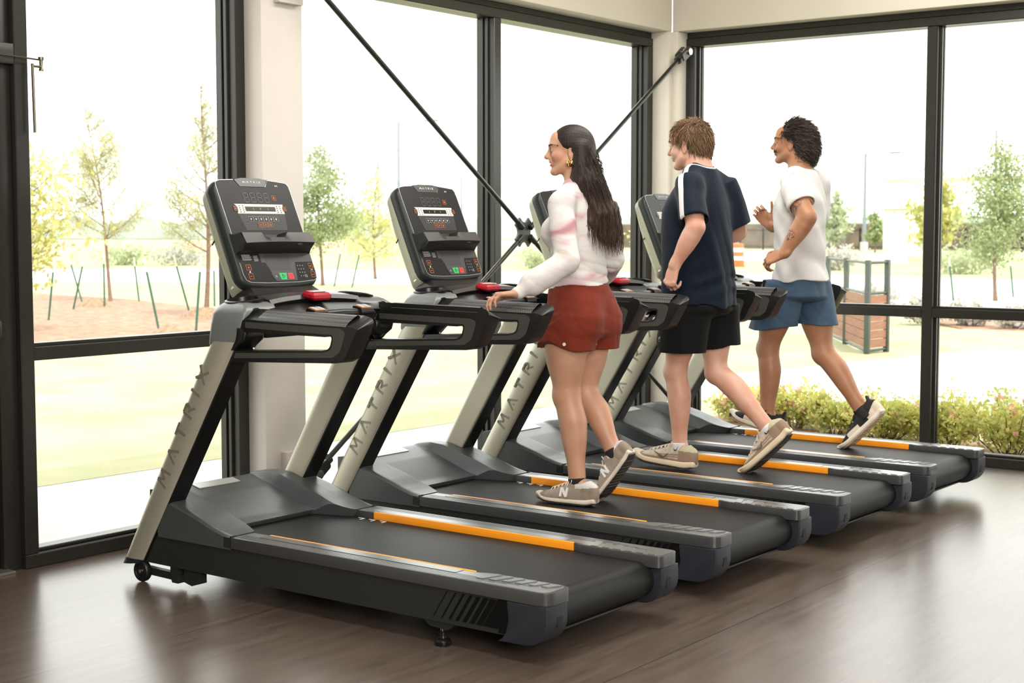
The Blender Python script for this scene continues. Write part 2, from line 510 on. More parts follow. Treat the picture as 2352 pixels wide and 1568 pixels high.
def sheet(name, poly, z, m, label):
    me = MB().prism([tuple(p) for p in poly], 2, ZG - 0.08, z)
    return struct(me.obj(name, m, smooth=0), label)
sheet('ground', [(-400, -60), (60, -60), (60, 500), (-400, 500)], ZG - 0.02, M_field, 'open field around the building')
sheet('lawn', [(-21.5, -10), (-7.7, -10), (-7.2, 9.2), (-7.4, 13.6), (-6.4, 18.6), (-8.5, 19.5), (-11, 19.2), (-21.5, 19.2)], ZG + 0.005, M_grass, 'sunlit lawn outside the left windows')
sheet('walk_pavement', [(-7.7, -10), (-5.47, -10), (-5.47, 9.4), (-6.6, 11.2), (-7.4, 13.6), (-7.2, 9.2)], ZG + 0.002, M_conc, 'pale concrete walk along the left windows')
sheet('flower_bed', [(-5.9, 8.97), (3, 8.97), (3, 10.0), (-4.7, 10.35), (-5.8, 10.6)], ZG + 0.004, M_mulch, 'planting bed outside the right windows')
sheet('lawn_strip', [(-5.8, 10.6), (-4.7, 10.35), (3, 10.0), (3, 12.5), (-3.8, 12.7), (-5.3, 12.2)], ZG + 0.004, M_grass, 'lawn strip beyond the flower bed')
sheet('path', [(-5.3, 12.2), (-3.8, 12.7), (3, 12.5), (3, 17.5), (-6.4, 18.6), (-7.4, 13.6), (-6.6, 11.2)], ZG + 0.003, M_conc, 'pale path outside the right windows')
sheet('lawn_verge', [(-6.4, 18.6), (3, 17.5), (3, 21.5), (-8, 22.0), (-8.5, 19.5)], ZG + 0.004, M_grass, 'lawn verge beyond the pale path')
sheet('planting_strip', [(-8, 22.0), (3, 21.5), (3, 23.6), (-10, 24.6)], ZG + 0.006, M_mulch, 'mulched strip of low plants by the road')
sheet('mulch_bed', [(-17.2, 6.0), (-14.6, 12.5), (-18, 18.2), (-22.1, 19.3), (-26, 20.6), (-31, 21.4), (-31, 6.0)], ZG + 0.012, M_mulch, 'wide mulch bed with staked young trees')
sheet('lawn_far', [(-31, 6.0), (-31, 21.4), (-26, 20.6), (-22.1, 19.3), (-21.5, 19.2), (-15, 19.4), (-24, 33), (-36.8, 26.0), (-44, 6)], ZG + 0.006, M_grass, 'lawn between the mulch bed and the road')
sheet('road', [(-44, 6), (-36.8, 26), (-24, 33), (-10, 24.6), (3, 23.6), (3, 41), (-22, 47), (-48, 38.5), (-62, 6)], ZG + 0.001, M_conc, 'pale road beyond the lawns')

def leaf_cloud(points, size, mi=0, seed=1, elong=2.0):
    """a small diamond-shaped leaf at each point, turned at random"""
    r = np.random.default_rng(seed)
    P = np.asarray(points); n = len(P)
    d = r.normal(size=(n, 3)); d /= np.linalg.norm(d, axis=1)[:, None]
    e = np.cross(d, r.normal(size=(n, 3))); e /= np.linalg.norm(e, axis=1)[:, None]
    s = size * r.uniform(0.6, 1.3, n)[:, None]
    v = np.stack([P - d * s, P + e * s / elong, P + d * s, P - e * s / elong], 1).reshape(-1, 3)
    f = np.arange(n * 4).reshape(-1, 4)
    return v, f

def tree(name, label, x, y, h, crown, m_leaf, seed, leaves=2600, lean=(0, 0), leafsize=0.06, trunk_r=0.045, group='young trees beyond the windows', elong=2.0, droop=0.0, branches=34, tuft=1.0):
    """crown: (z0, z1, [(relative height, radius), ...]) - the crown's outline; limbs are grown inside it and leaves set along their outer ends"""
    rr = random.Random(seed); nr = np.random.default_rng(seed)
    t = thing(name, label, 'tree', (x, y, ZG), group=group)
    z0, z1, prof = crown
    hs, rs = zip(*prof)
    def ax(z):
        u = z / h
        return Vector((lean[0] * u + 0.05 * math.sin(u * 5 + seed), lean[1] * u + 0.05 * math.cos(u * 4 + seed), z))
    tb = MB()
    zs = [h * i / 14 for i in range(15)]
    tb.tube([ax(z) for z in zs], [trunk_r * (1 - 0.85 * i / 14) * (1.25 if i == 0 else 1) for i in range(15)], 8)
    bb = MB(); pts = []
    for k in range(branches):
        u = (k + rr.random()) / branches
        z = z0 + (z1 - z0) * (u ** 0.9)
        R = np.interp((z - z0) / (z1 - z0), hs, rs) * rr.uniform(0.6, 1.12)
        a = rr.uniform(0, 2 * PI); el = rr.uniform(0.25, 0.9) - droop
        c = ax(max(z - R * 0.45, z0 * 0.85))
        path = [c + Vector((math.cos(a) * R * s, math.sin(a) * R * s, R * el * s ** 1.3)) for s in (0, .35, .7, 1)]
        bb.tube(path, [trunk_r * 0.34, trunk_r * 0.25, trunk_r * 0.16, 0.004], 5)
        m = max(3, int(leaves / branches * (R / (0.55 * max(rs))) ** 1.3))
        s = nr.uniform(0.3, 1.08, m)
        base = np.array([np.interp(s, (0, .35, .7, 1), [p[i] for p in path]) for i in range(3)]).T
        pts.append(base + nr.normal(size=(m, 3)) * tuft * (0.10 + 0.16 * R) * np.array([1, 1, 0.8]))
    tb.obj('trunk', M_bark, t)
    bb.obj('branches', M_bark, t)
    v, f = leaf_cloud(np.concatenate(pts), leafsize, seed=seed, elong=elong)
    mesh_object('foliage', v, f, m_leaf, t, smooth=0)
    return t
cone_p = [(0, .55), (.25, .95), (.6, .6), (.85, .28), (1, .05)]
oval_p = [(0, .5), (.3, .95), (.6, .85), (.85, .45), (1, .08)]
tree('pine_tree', 'crooked young pine in the mulch, left of two pines', -25.33, 19.73, 4.15, (1.45, 4.1, [(0, .85), (.3, 1.05), (.6, .75), (.85, .4), (1, .08)]), M_lf_pine, 11, 7000, (-0.75, 0.0), 0.085, trunk_r=.038, elong=13, droop=-.35, branches=26, tuft=.5)
tree('pine_tree', 'taller young pine in the mulch, partly behind the front console', -19.74, 17.35, 4.05, (1.3, 4.0, [(0, .7), (.3, .95), (.55, .6), (.8, .3), (1, .06)]), M_lf_pine, 12, 7000, (0.05, 0.02), 0.08, elong=13, droop=-.35, branches=28, tuft=.5)
tree('yellow_tree', 'yellow-green leafy tree half hidden by the black door frame', -18.9, 12.75, 3.0, (0.75, 2.95, [(0, .6), (.3, .95), (.65, .75), (1, .1)]), M_lf_yel, 13, 2600, (0.2, 0.1), 0.052)
tree('green_tree', 'round-crowned green tree just right of the white pier', -28.33, 29.01, 3.9, (1.2, 3.85, [(0, .7), (.25, 1.1), (.6, .8), (.85, .35), (1, .05)]), M_lf_green, 14, 8000, (0.0, 0.0), 0.050)
tree('yellow_tree', 'sparse yellow tree between the two front consoles', -30.87, 33.98, 3.5, (0.75, 3.5, [(0, .9), (.3, 1.15), (.6, .55), (.85, .3), (1, .05)]), M_lf_yel, 15, 4200, (0, 0), 0.052)
tree('oak_sapling', 'green staked tree at the right edge of the picture', -10.70, 31.25, 3.4, (0.95, 3.35, [(0, .55), (.3, .75), (.65, .6), (1, .1)]), M_lf_green, 16, 7000, (-0.05, 0), 0.042)
tree('pale_tree', 'pale tree just right of the right window mullion', -28.0, 72.0, 5.2, (1.0, 5.2, [(0, .9), (.4, 1.2), (.7, .6), (1, .1)]), M_lf_yel, 17, 1500, (0, 0), 0.16)
tree('pale_tree', 'pale tree behind the man in white, by the far fence', -43.1, 93.6, 4.2, (0.8, 4.2, cone_p), M_lf_pale, 18, 900, (0, 0), 0.22, trunk_r=0.06)
tree('conifer', 'small dark conifer in front of the far stone wall', -41.0, 95.2, 2.9, (0.9, 2.85, [(0, .55), (.4, .5), (1, .05)]), M_lf_green, 19, 700, (0, 0), 0.16, trunk_r=0.06)
tree('pale_tree', 'pale tree seen between the cross brace and the woman', -38.0, 54.0, 2.6, (0.6, 2.6, oval_p), M_lf_pale, 20, 1300, (0, 0), 0.12)
tree('yellow_tree', 'low yellow tree right of the woman, in the corner window', -24.5, 40.5, 1.9, (0.35, 1.9, oval_p), M_lf_yel, 21, 900, (0, 0), 0.10)

M_stake = mat('dark_green_stake', (0.03, 0.10, 0.06), 0.6)
M_tip = mat('pale_pink_tip', (0.75, 0.55, 0.45), 0.7)
for (x, y, dx, dy, h, lab) in [
    (-20.84, 14.94, .09, .07, 1.0, 'thin green stake beside the yellow tree, leftmost of the stakes'),
    (-23.38, 17.31, .22, .12, 1.02, 'green stake crossing another, leaning right'),
    (-25.05, 18.78, -.28, -.12, 1.0, 'green stake crossing another, leaning left'),
    (-23.56, 18.17, 0, 0, 1.06, 'upright green stake just left of the crooked pine'),
    (-24.88, 20.07, -.10, -.04, .93, 'green stake just right of the crooked pine'),
    (-17.27, 14.29, -.2, -.1, 1.1, 'long leaning green stake in the middle of the mulch bed'),
    (-21.05, 18.12, -.27, -.12, 1.04, 'green stake leaning left of the taller pine'),
    (-16.48, 14.30, .08, .05, 1.12, 'green stake nearest in front of the taller pine'),
    (-22.12, 19.68, 0, 0, .88, 'green stake right of the taller pine trunk'),
    (-27.39, 28.53, .18, .12, 1.1, 'green stake right of the round green tree, nearer to it'),
    (-26.60, 28.37, .2, .14, 1.08, 'green stake right of the round green tree, farther from it'),
    (-11.43, 30.69, -.12, 0, .92, 'dark stake left of the sapling at the right edge'),
    (-11.0, 33.2, -.1, 0, .88, 'dark stake close beside the sapling trunk at the right edge')]:
    s = thing('tree_stake', lab, 'stake', (x, y, ZG), group='stakes round the young trees')
    MB().tube([(0, 0, 0), (dx * .8, dy * .8, h * .8)], 0.019, 6).obj('shaft', M_stake, s)
    MB().tube([(dx * .8, dy * .8, h * .8), (dx, dy, h)], 0.016, 6).obj('tip', M_tip, s)
M_heap = mat('dry_straw_heap', (0.30, 0.20, 0.13), 0.95, noise=0.4, nscale=14)
for (x, y, s, lab) in [(-23.9, 18.2, .30, 'brown straw heap at the foot of the crooked pine'), (-19.15, 16.75, .36, 'brown straw heap at the foot of the taller pine'), (-16.6, 14.0, .28, 'brown straw heap above the window transom')]:
    prof = [(s, 0), (s * .8, s * .22), (s * .45, s * .42), (0.01, s * .5)]
    o = MB().lathe(prof, (0, 0, 0), 2, 18).obj('straw_heap', M_heap, smooth=80); o.location = (x, y, ZG + .012)
    for v in o.data.vertices: v.co.x *= 1.3 + 0.2 * math.sin(v.co.y * 17); v.co.z *= 1 + 0.25 * math.sin(v.co.x * 23 + v.co.y * 31)
    tag(o, lab, 'straw heap', 'straw heaps in the mulch')

M_pole = mat('grey_lamp_pole', (0.22, 0.25, 0.27), 0.5, metal=0.3)
for (x, y, h, lab, r) in [(-62.9, 71.5, 8.4, 'tall lamp post above the second console', .15), (-43.3, 98.7, 6.9, 'lamp post right of the man in white', .15),
                       (-57.0, 165.0, 12.6, 'far lamp post behind the sapling at the right edge', .2), (-79.2, 98.0, 6.2, 'short lamp post left of the middle mullion', .13), (-113, 125, 10.4, 'faint lamp post behind the sparse yellow tree', .15)]:
    p = thing('lamp_post', lab, 'lamp post', (x, y, ZG), group='lamp posts in the distance')
    MB().tube([(0, 0, 0), (0, 0, h)], [r, r * .7], 8).obj('pole', M_pole, p)
    MB().tube([(0, 0, h - .25), (.5, .38, h), (1.5, 1.1, h + .05)], .05, 6).obj('lamp_arm', M_pole, p)
    MB().box((1.3, .95, h - .02), (2.1, 1.5, h + .12), bevel=.03).obj('lamp_head', M_pole, p)
    MB().lathe([(.28, 0), (.28, .7), (.01, .7)], (0, 0, 0), 2, 12).obj('footing', M_conc, p)
pl = MB().tube([(-9.4, 15.9, ZG), (-9.4, 15.9, 5.5)], .023, 10).obj('teal_stripe', mat('pale_teal_stripe', (0.66, 0.76, 0.75), .4))  # upright tube drawn as a slim pale teal stripe
tag(pl, 'slim pale teal upright stripe behind the boy, outside the window', 'pole')

# slatted screen outside the right window
sc = thing('slatted_screen', 'wooden slatted screen with a grey steel frame beyond the right window', 'screen', (-7.29, 16.75, ZG))
M_slat = mat('reddish_cedar_slats', (0.26, 0.12, 0.07), .7, noise=.25, nscale=6, stretch=(1, 1, 8))
M_scf = mat('grey_green_steel', (0.06, 0.072, 0.064), .5, metal=.3)
A, B_, Cc = Vector((0, 0, 0)), Vector((-1.73, 2.61, 0)), Vector((0.05, 0.46, 0))
def post(p, h=1.13): MB().box((p.x - .03, p.y - .03, 0), (p.x + .03, p.y + .03, h), bevel=.004).obj('post', M_scf, sc)
for p in (A, Cc, A.lerp(B_, .5), B_): post(p)
for P0_, P1_ in ((A, B_), (A, Cc)):
    for z in (.045, .73, 1.10):
        MB().tube([P0_ + Vector((0, 0, z)), P1_ + Vector((0, 0, z))], .018, 6).obj('rail', M_scf, sc)
    d = (P1_ - P0_).normalized(); n = Vector((-d.y, d.x, 0)) * .012
    for i in range(6):
        z0 = .075 + i * .106
        q = MB(); a0, a1 = P0_ + d * .03, P1_ - d * .03
        q.rings([[a0 + n + Vector((0, 0, z0)), a0 - n + Vector((0, 0, z0)), a0 - n + Vector((0, 0, z0 + .098)), a0 + n + Vector((0, 0, z0 + .098))],
                 [a1 + n + Vector((0, 0, z0)), a1 - n + Vector((0, 0, z0)), a1 - n + Vector((0, 0, z0 + .098)), a1 + n + Vector((0, 0, z0 + .098))]])
        q.obj('slat', M_slat, sc, smooth=0)

# flowering shrubs in the bed along the right window
M_lf_sh = leaf_mat('shrub_leaves', (0.70, 0.64, 0.19), (0.42, 0.48, 0.15))
M_flower = leaf_mat('pink_flowers', (0.75, 0.28, 0.30), (0.85, 0.45, 0.42))
def shrub(x, y, rx, h, seed, label, leafm, n=900, fl=40, ls=.028, name='flowering_shrub', cat='shrub', group='shrubs in the bed by the right window', fm=None):
    t = thing(name, label, cat, (x, y, ZG), group=group)
    r = np.random.default_rng(seed)
    st = MB(); P = []
    for k in range(22):
        a = r.uniform(0, 2 * PI); q = rx * r.uniform(.2, 1); hh = h * r.uniform(.7, 1.12) * (1 - .35 * (q / rx) ** 2)
        path = [Vector((0.25 * q * math.cos(a), .25 * q * math.sin(a), 0)), Vector((.7 * q * math.cos(a), .7 * q * math.sin(a), hh * .6)), Vector((q * math.cos(a), q * math.sin(a), hh))]
        st.tube(path, [.006, .004, .002], 5)
        m = n // 22; s = r.uniform(.2, 1.03, m) ** .7
        base = np.array([np.interp(s, (0, .6, 1), [p[i] for p in path]) for i in range(3)]).T
        P.append(base + r.normal(size=(m, 3)) * rx * .11)
    st.obj('stems', M_bark, t)
    P = np.concatenate(P); P[:, 2] = np.maximum(P[:, 2], .02)
    v, f = leaf_cloud(P, ls, seed=seed, elong=1.7)
    mesh_object('foliage', v, f, leafm, t, smooth=0)
    if fl:
        top = P[r.choice(len(P), fl)] * np.array([1.03, 1.03, 1.06])
        top = (top[:, None, :] + r.normal(size=(fl, 6, 3)) * .014).reshape(-1, 3)
        v, f = leaf_cloud(top, .016, seed=seed + 1, elong=1.2)
        mesh_object('flowers', v, f, fm or M_flower, t, smooth=0)
    return t
for i, (x, y, rx, h, fl, lab) in enumerate([
    (-5.45, 10.25, .30, .24, 20, 'low shrub seen between the boy and the fourth treadmill front'), (-5.0, 10.15, .34, .30, 46, 'pink-flowered shrub behind the standing leg of the man in white'),
    (-4.6, 10.0, .34, .27, 18, 'shrub under the man in white, between his two legs'), (-4.18, 9.95, .36, .30, 14, 'shrub just left of the black shoe that kicks back'),
    (-3.72, 9.85, .36, .34, 18, 'shrub behind the lower end of the right mullion'), (-3.22, 9.75, .40, .36, 22, 'large yellow-green shrub right of the mullion'),
    (-2.72, 9.75, .40, .37, 40, 'flowering shrub at the right edge of the picture'), (-2.2, 9.7, .4, .34, 20, 'shrub cut by the right edge of the picture')]):
    shrub(x, y, rx, h, 40 + i, lab, M_lf_sh, 2600, fl, ls=.020)
M_lav = leaf_mat('lavender_leaves', (0.42, 0.44, 0.34), (0.50, 0.46, 0.46))
M_lavf = leaf_mat('lavender_flowers', (0.55, 0.42, 0.62), (0.6, 0.5, 0.65))
for i, (x, y, rx, h, lab) in enumerate([(-11.9, 27.8, .55, .38, 'grey-leaved plant left of the right mullion, above the transom'), (-10.2, 23.7, .5, .5, 'pale plant just right of the mullion'), (-9.0, 22.9, .45, .42, 'lavender plant by the leaning dark stake'),
                                   (-8.2, 22.8, .4, .38, 'lavender plant near the sapling foot'), (-7.4, 22.6, .45, .3, 'low plant at the right edge, above the transom')]):
    shrub(x, y, rx, h, 60 + i, lab, M_lav, 700, 30, .045, 'lavender_plant', 'plant', 'low plants in the strip by the road', M_lavf)

# beyond the road: hedge strip, stone wall, fence, gate piers, barrels, low planter
sheet('meadow', [(-62, 6), (-48, 38.5), (-22, 47), (3, 41), (3, 60), (-60, 110), (-200, 110), (-200, 6)], ZG + .002, mat('green_meadow', (0.24, 0.29, 0.12), .95, noise=1, nscale=.25, col2=(0.33, 0.31, 0.17)), 'meadow beyond the road')
sheet('red_soil', [(-95, 70), (-80, 88), (-120, 130), (-160, 112)], ZG + .004, mat('red_soil', (0.42, 0.24, 0.16), .95), 'strip of bare red soil in the far field')
M_stone = mat('brown_stone_wall', (0.16, 0.12, 0.09), .9, noise=.4, nscale=1.2)
far = MB().box((-75, 112, ZG), (-18, 113, 2.0)).obj('stone_wall', M_stone, smooth=0); tag(far, 'long brown stone wall far behind the man in white', 'wall')
fe = thing('iron_fence', 'black iron fence in front of the far stone wall', 'fence', (-60, 104, ZG))
for i in range(22): MB().box((i * 2.0, -.05, 0), (i * 2.0 + .1, .05, 1.7)).obj('fence_post', M_black, fe, smooth=0)
for z in (.25, 1.5): MB().box((0, -.02, z), (42, .02, z + .05)).obj('fence_rail', M_black, fe, smooth=0)
M_lime = mat('pale_limestone', (0.66, 0.63, 0.58), .9)
for (x, lab) in [(-33.2, 'white stone gate pier left of the right mullion'), (-22.5, 'white stone gate pier behind the sapling')]:
    g = thing('gate_pier', lab, 'gate pier', (x, 81, ZG), group='white stone gate piers')
    MB().box((-.95, -.6, 0), (.95, .6, 2.7), bevel=.03).obj('shaft', M_lime, g)
    MB().box((-1.1, -.75, 2.7), (1.1, .75, 2.9), bevel=.03).obj('cap', M_lime, g)
cn = MB().box((-34.2, 80.6, 4.15), (-21.4, 81.4, 4.4), bevel=.02).obj('canopy_beam', mat('buff_beam', (0.6, 0.48, 0.38), .8)); tag(cn, 'buff beam spanning above the white gate piers', 'beam')
for (x, y, lab) in [(-30.9, 54.0, 'orange and white barrel behind the boy, left of two'), (-29.5, 54.6, 'orange and white barrel behind the boy, right of two')]:
    b_ = thing('traffic_barrel', lab, 'traffic barrel', (x, y, ZG), group='orange and white traffic barrels')
    MB().lathe([(.33, 0), (.33, .06), (.29, .06), (.25, .95), (.01, .98)], (0, 0, 0), 2, 18).obj('body', mat('orange_plastic', (0.55, 0.11, 0.02), .5), b_)
    w_ = MB()
    for z in (.28, .62): w_.lathe([(.292 - z * .04, z), (.285 - z * .04, z + .15)], (0, 0, 0), 2, 18)
    w_.obj('white_bands', mat('white_band', (.85, .85, .85), .5), b_)
pn = MB().box((-40, 62.0, ZG), (-25.5, 62.8, .42), bevel=.03).obj('low_planter_wall', M_lime); tag(pn, 'low white planter wall across the road', 'planter wall')
for i, (x, y, w, lab) in enumerate([(-24.0, 52, 1.3, 'hedge clump across the road, left of the right mullion'), (-18.5, 50, 1.4, 'hedge clump across the road, right of the right mullion'), (-13.5, 48.5, 1.3, 'hedge clump across the road at the right edge'), (-34, 47.5, 1.6, 'hedge clump behind the boy, beside the barrels'),
                                  (-50, 42.5, 1.5, 'tan bushes beyond the road near the round green tree'), (-52, 41, 1.6, 'bushes beyond the road behind the second console'), (-55, 33, 1.6, 'bushes beyond the road behind the taller pine'), (-58, 26, 1.6, 'bushes beyond the road at the left edge')]):
    shrub(x, y, w, .8, 80 + i, lab, M_lf_pale if i % 2 else M_lav, 900, 0, .085, 'roadside_bush', 'bush', 'bushes across the road')
hl = MB()
for i in range(40):
    hl.lathe([(9, 0), (7.5, 2.2), (3, 3.6), (.1, 4)], (-260 + i * 7.5, 150 + i * 4.2 + 6 * math.sin(i * 2.1), 0), 2, 9)
o = hl.obj('distant_treeline', leaf_mat('hazy_treeline', (0.34, 0.40, 0.34), (0.42, 0.46, 0.42)), smooth=60)
o['kind'] = 'stuff'; o['label'] = 'pale treeline along the horizon'; o['category'] = 'treeline'
# ================================================================== treadmills
W = 0.83
M_skirt = mat('charcoal_powder_coat', (0.019, 0.020, 0.019), 0.5, spec=0.3, noise=0.1, nscale=60)
M_stripe = mat('black_stripe_print', (0.002, 0.002, 0.002), 0.6, spec=0.15)
M_rail = mat('grey_rail_plastic', (0.046, 0.048, 0.050), 0.30, spec=0.6, bump=0.03, bscale=400)
M_railtop = mat('satin_silver_rail_top', (0.21, 0.215, 0.215), 0.30, metal=0.55)
M_grip = weave_mat('ribbed_grip_plate', (0.20, 0.205, 0.20), 0.28, 190, 0.5, metal=0.75, col2=(0.11, 0.11, 0.11))
M_orange = mat('orange_strip', (0.95, 0.33, 0.012), 0.45)
M_cap = mat('slate_end_cap', (0.017, 0.0185, 0.026), 0.52, spec=0.3, bump=0.05, bscale=500)
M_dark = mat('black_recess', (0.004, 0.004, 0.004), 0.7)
M_belt = weave_mat('woven_belt', (0.006, 0.006, 0.006), 0.5, 330, 0.35, col2=(0.013, 0.013, 0.013)); M_belt.node_tree.nodes['Principled BSDF'].inputs['Specular IOR Level'].default_value = 0.16
M_white = mat('white_print', (0.75, 0.75, 0.75), 0.6)
M_shroud = mat('satin_grey_shroud', (0.052, 0.058, 0.060), 0.33, spec=0.5, bump=0.03, bscale=600)
M_silver = mat('champagne_silver_paint', (0.42, 0.40, 0.32), 0.38, metal=0.35, noise=0.06, nscale=4)
M_letter = mat('grey_lettering', (0.21, 0.195, 0.155), 0.42, metal=0.2)
M_dot = mat('muted_red_dot', (0.42, 0.12, 0.08), 0.45)
M_red = mat('red_plastic', (0.36, 0.006, 0.018), 0.35)
M_gloss = mat('black_gloss_plastic', (0.006, 0.006, 0.006), 0.32, spec=0.35)
M_sleeve = mat('blue_grey_plastic', (0.150, 0.160, 0.160), 0.36, bump=0.03, bscale=500)
M_dash = mat('dark_brown_black_plastic', (0.020, 0.0165, 0.014), 0.34, spec=0.4, bump=0.03, bscale=500)
M_rub = mat('black_rubber', (0.008, 0.008, 0.0075), 0.36, spec=0.4, bump=0.06, bscale=700)
M_satin = mat('satin_sheen_grey', (0.048, 0.048, 0.041), 0.38, spec=0.4)
M_rubgrip = weave_mat('knurled_handle_grip', (0.11, 0.11, 0.105), 0.34, 150, 1.0, col2=(0.012, 0.012, 0.012))
M_bez = mat('dark_green_grey_bezel', (0.020, 0.024, 0.023), 0.40, spec=0.3)
M_back = mat('khaki_grey_back', (0.38, 0.38, 0.29), 0.5)
M_panel = mat('graphite_panel', (0.009, 0.009, 0.0095), 0.36, spec=0.22, noise=0.06, nscale=90)
M_line = mat('silver_outline', (0.42, 0.42, 0.42), 0.3, metal=0.6)
M_mid = mat('mid_grey_panel', (0.045, 0.046, 0.05), 0.38)
M_ghost = mat('unlit_segments', (0.034, 0.034, 0.036), 0.4)
M_lightp = mat('light_grey_print', (0.60, 0.59, 0.56), 0.5)
M_amber = mat('amber_print', (0.62, 0.17, 0.03), 0.5)
M_lcd = mat('lcd_glass', (0.014, 0.015, 0.013), 0.15)
M_green = mat('green_key', (0.01, 0.42, 0.10), 0.45)
M_redkey = mat('red_key', (0.75, 0.03, 0.04), 0.45)
M_print = mat('grey_white_print', (0.38, 0.38, 0.38), 0.5)
M_label = mat('white_label', (0.72, 0.72, 0.70), 0.5)

def smooth01(a, b, x):
    t = max(0.0, min(1.0, (x - a) / (b - a))); return t * t * (3 - 2 * t)

def build_treadmill(label):
    T = thing('treadmill', label, 'treadmill', (0, 0, 0), group='treadmills in a row')
    def mirror(y): return W - y

    # ---- deck frame: side skirts with striped tails, cross strips
    fr = MB()
    fr.prism(round_poly([(0.10, 0.085), (2.00, 0.085), (2.00, 0.212), (0.10, 0.212)], 0.004, 2), 1, 0.008, 0.05)
    fr.prism([(0.10, 0.085), (2.00, 0.085), (2.00, 0.212), (0.10, 0.212)], 1, W - 0.05, W - 0.008)
    fr.box((0.12, 0.05, 0.11), (0.50, W - 0.05, 0.20))
    fr.box((0.5, 0.09, 0.172), (1.95, W - 0.09, 0.196))
    fr.box((1.955, 0.10, 0.066), (2.035, W - 0.10, 0.075), bevel=0.003)
    fr.obj('deck_frame', M_skirt, T)
    for y0, y1, nm in ((0.0065, 0.009, 0), (W - 0.009, W - 0.0065, 1)):
      sp = MB()
      for i in range(9):
        t = i / 8.0
        wd = 0.003 + 0.030 * t ** 1.1
        x = 1.645 + 0.245 * (t ** 0.92)
        sp.prism([(x, 0.102), (x + wd, 0.102), (x + wd + 0.062, 0.198), (x + 0.062, 0.198)], 1, y0, y1)
      sp.obj('stripe_print', M_stripe, T, smooth=0)

    # ---- foot rails
    for side in (0, 1):
        m = mirror if side else (lambda y: y)
        def P(x0, x1, y0, y1, z0, z1, mb, **k):
            a, b = sorted((m(y0), m(y1))); mb.box((x0, a, z0), (x1, b, z1), **k)
        r = MB()
        out = round_poly([(0.60, 0.0), (2.135, 0.0), (2.135, 0.135), (1.80, 0.135), (1.76, 0.118), (0.60, 0.118)], [0, 0.045, 0.03, 0.02, 0.02, 0], 6)
        r.prism([(x, m(y)) for x, y in out], 2, 0.206, 0.249, bevel=0.009, seg=3, side_bevel=True)
        rail = r.obj('foot_rail', M_rail, T, smooth=40)
        g = MB(); P(0.735, 1.70, 0.062, 0.110, 0.2485, 0.2512, g)
        g.obj('grip_plate', M_grip, rail, smooth=0)
        tp_ = MB(); tp_.prism([(x, m(y)) for x, y in round_poly([(0.648, 0.008), (2.122, 0.008), (2.122, 0.124), (1.80, 0.124), (1.76, 0.110), (0.648, 0.110)], [0, .035, .025, .02, .02, 0], 5)], 2, 0.2480, 0.2498)
        tp_.obj('rail_top', M_railtop, rail, smooth=0)
        gv = MB()
        for k in range(5):
            y = 0.0145 + k * 0.0105
            P(0.66, 1.85 + 0.045 * k, y, y + 0.0022, 0.2490, 0.2502, gv)
        gv.obj('rail_grooves', M_dark, rail, smooth=0)
        b = MB()
        for k in range(0):
            y = 0.012 + k * 0.011
            P(0.66, 1.82 + 0.03 * k, y, y + 0.003, 0.249, 0.2515, b)
        for k in range(6):                                     # slanted tread pads near the tail
            x = 1.80 + k * 0.05
            yy = 0.045 + 0.006 * k
            q = [(x, yy), (x + 0.032, yy), (x + 0.058, 0.125), (x + 0.026, 0.125)]
            b.prism(round_poly([(a_, m(c_)) for a_, c_ in q], 0.006, 2), 2, 0.2485, 0.2525)
        b.obj('tread_ribs', M_railtop, rail)
        o = MB(); P(0.735, 1.745, 0.112, 0.1235, 0.2165, 0.2515, o, bevel=0.002)
        o.obj('edge_strip', M_orange, rail)
        d = MB(); P(0.60, 1.80, 0.118, 0.124, 0.20, 0.2165, d); d.obj('lower_edge', M_dark, rail, smooth=0)
        # end cap
        c = MB()
        prof = [(1.965, 0.205), (2.132, 0.205), (2.132, 0.150)] + [(2.132 - 0.09 * (1 - math.cos(t)), 0.150 - 0.085 * math.sin(t)) for t in np.linspace(0.15, PI / 2, 7)] + [(1.925, 0.063), (1.945, 0.074), (1.962, 0.098), (1.972, 0.14)]
        a_, b_ = sorted((m(0.0), m(0.118)))
        bmx = MB().prism(prof, 1, a_, b_, bevel=0.010, seg=3, side_bevel=True)
        cap = bmx.obj('end_cap', M_cap, T, smooth=45)
        h = MB(); P(2.128, 2.1335, 0.058, 0.084, 0.128, 0.163, h); h.obj('cap_slot', M_dark, cap, smooth=0)  # black plate painted as the dark inside of the slot
        # dark tail infill between skirt and cap, as a recess
        h = MB(); P(1.93, 2.00, 0.005, 0.05, 0.090, 0.203, h); h.obj('tail_recess', M_stripe, cap, smooth=0)

    # ---- belt loop
    path = [(0.36, 0.221)] + [(2.035, 0.221)] + [(2.035 + 0.066 * math.sin(t), 0.155 + 0.066 * math.cos(t)) for t in np.linspace(0.1, PI - 0.1, 16)] + [(2.035, 0.089), (0.36, 0.115)]
    bl = MB(); bl.rings([[(x, 0.122, z), (x, W - 0.122, z)] for x, z in path], caps=False, closed=False)
    bl.rings([[(x, 0.126, z), (x, 0.126, 0.15)] for x, z in path[1:-1]], caps=False, closed=False)
    bl.rings([[(x, W - 0.126, z), (x, W - 0.126, 0.15)] for x, z in path[1:-1]], caps=False, closed=False)
    belt = bl.obj('belt', M_belt, T, smooth=50)
    for xs_, y0, s in ((1.55, 0.132, 1), (0.66, W - 0.132, -1)):
        pr = MB()
        for k in range(3):
            x0 = xs_ + k * 0.06
            ya, yb = sorted((y0, y0 + s * 0.006)); yc, yd = sorted((y0, y0 + s * 0.03))
            pr.box((x0, ya, 0.221), (x0 + 0.036, yb, 0.2216)); pr.box((x0 + 0.03, yc, 0.221), (x0 + 0.036, yd, 0.2216))
        pr.obj('belt_marks', M_white, belt, smooth=0)

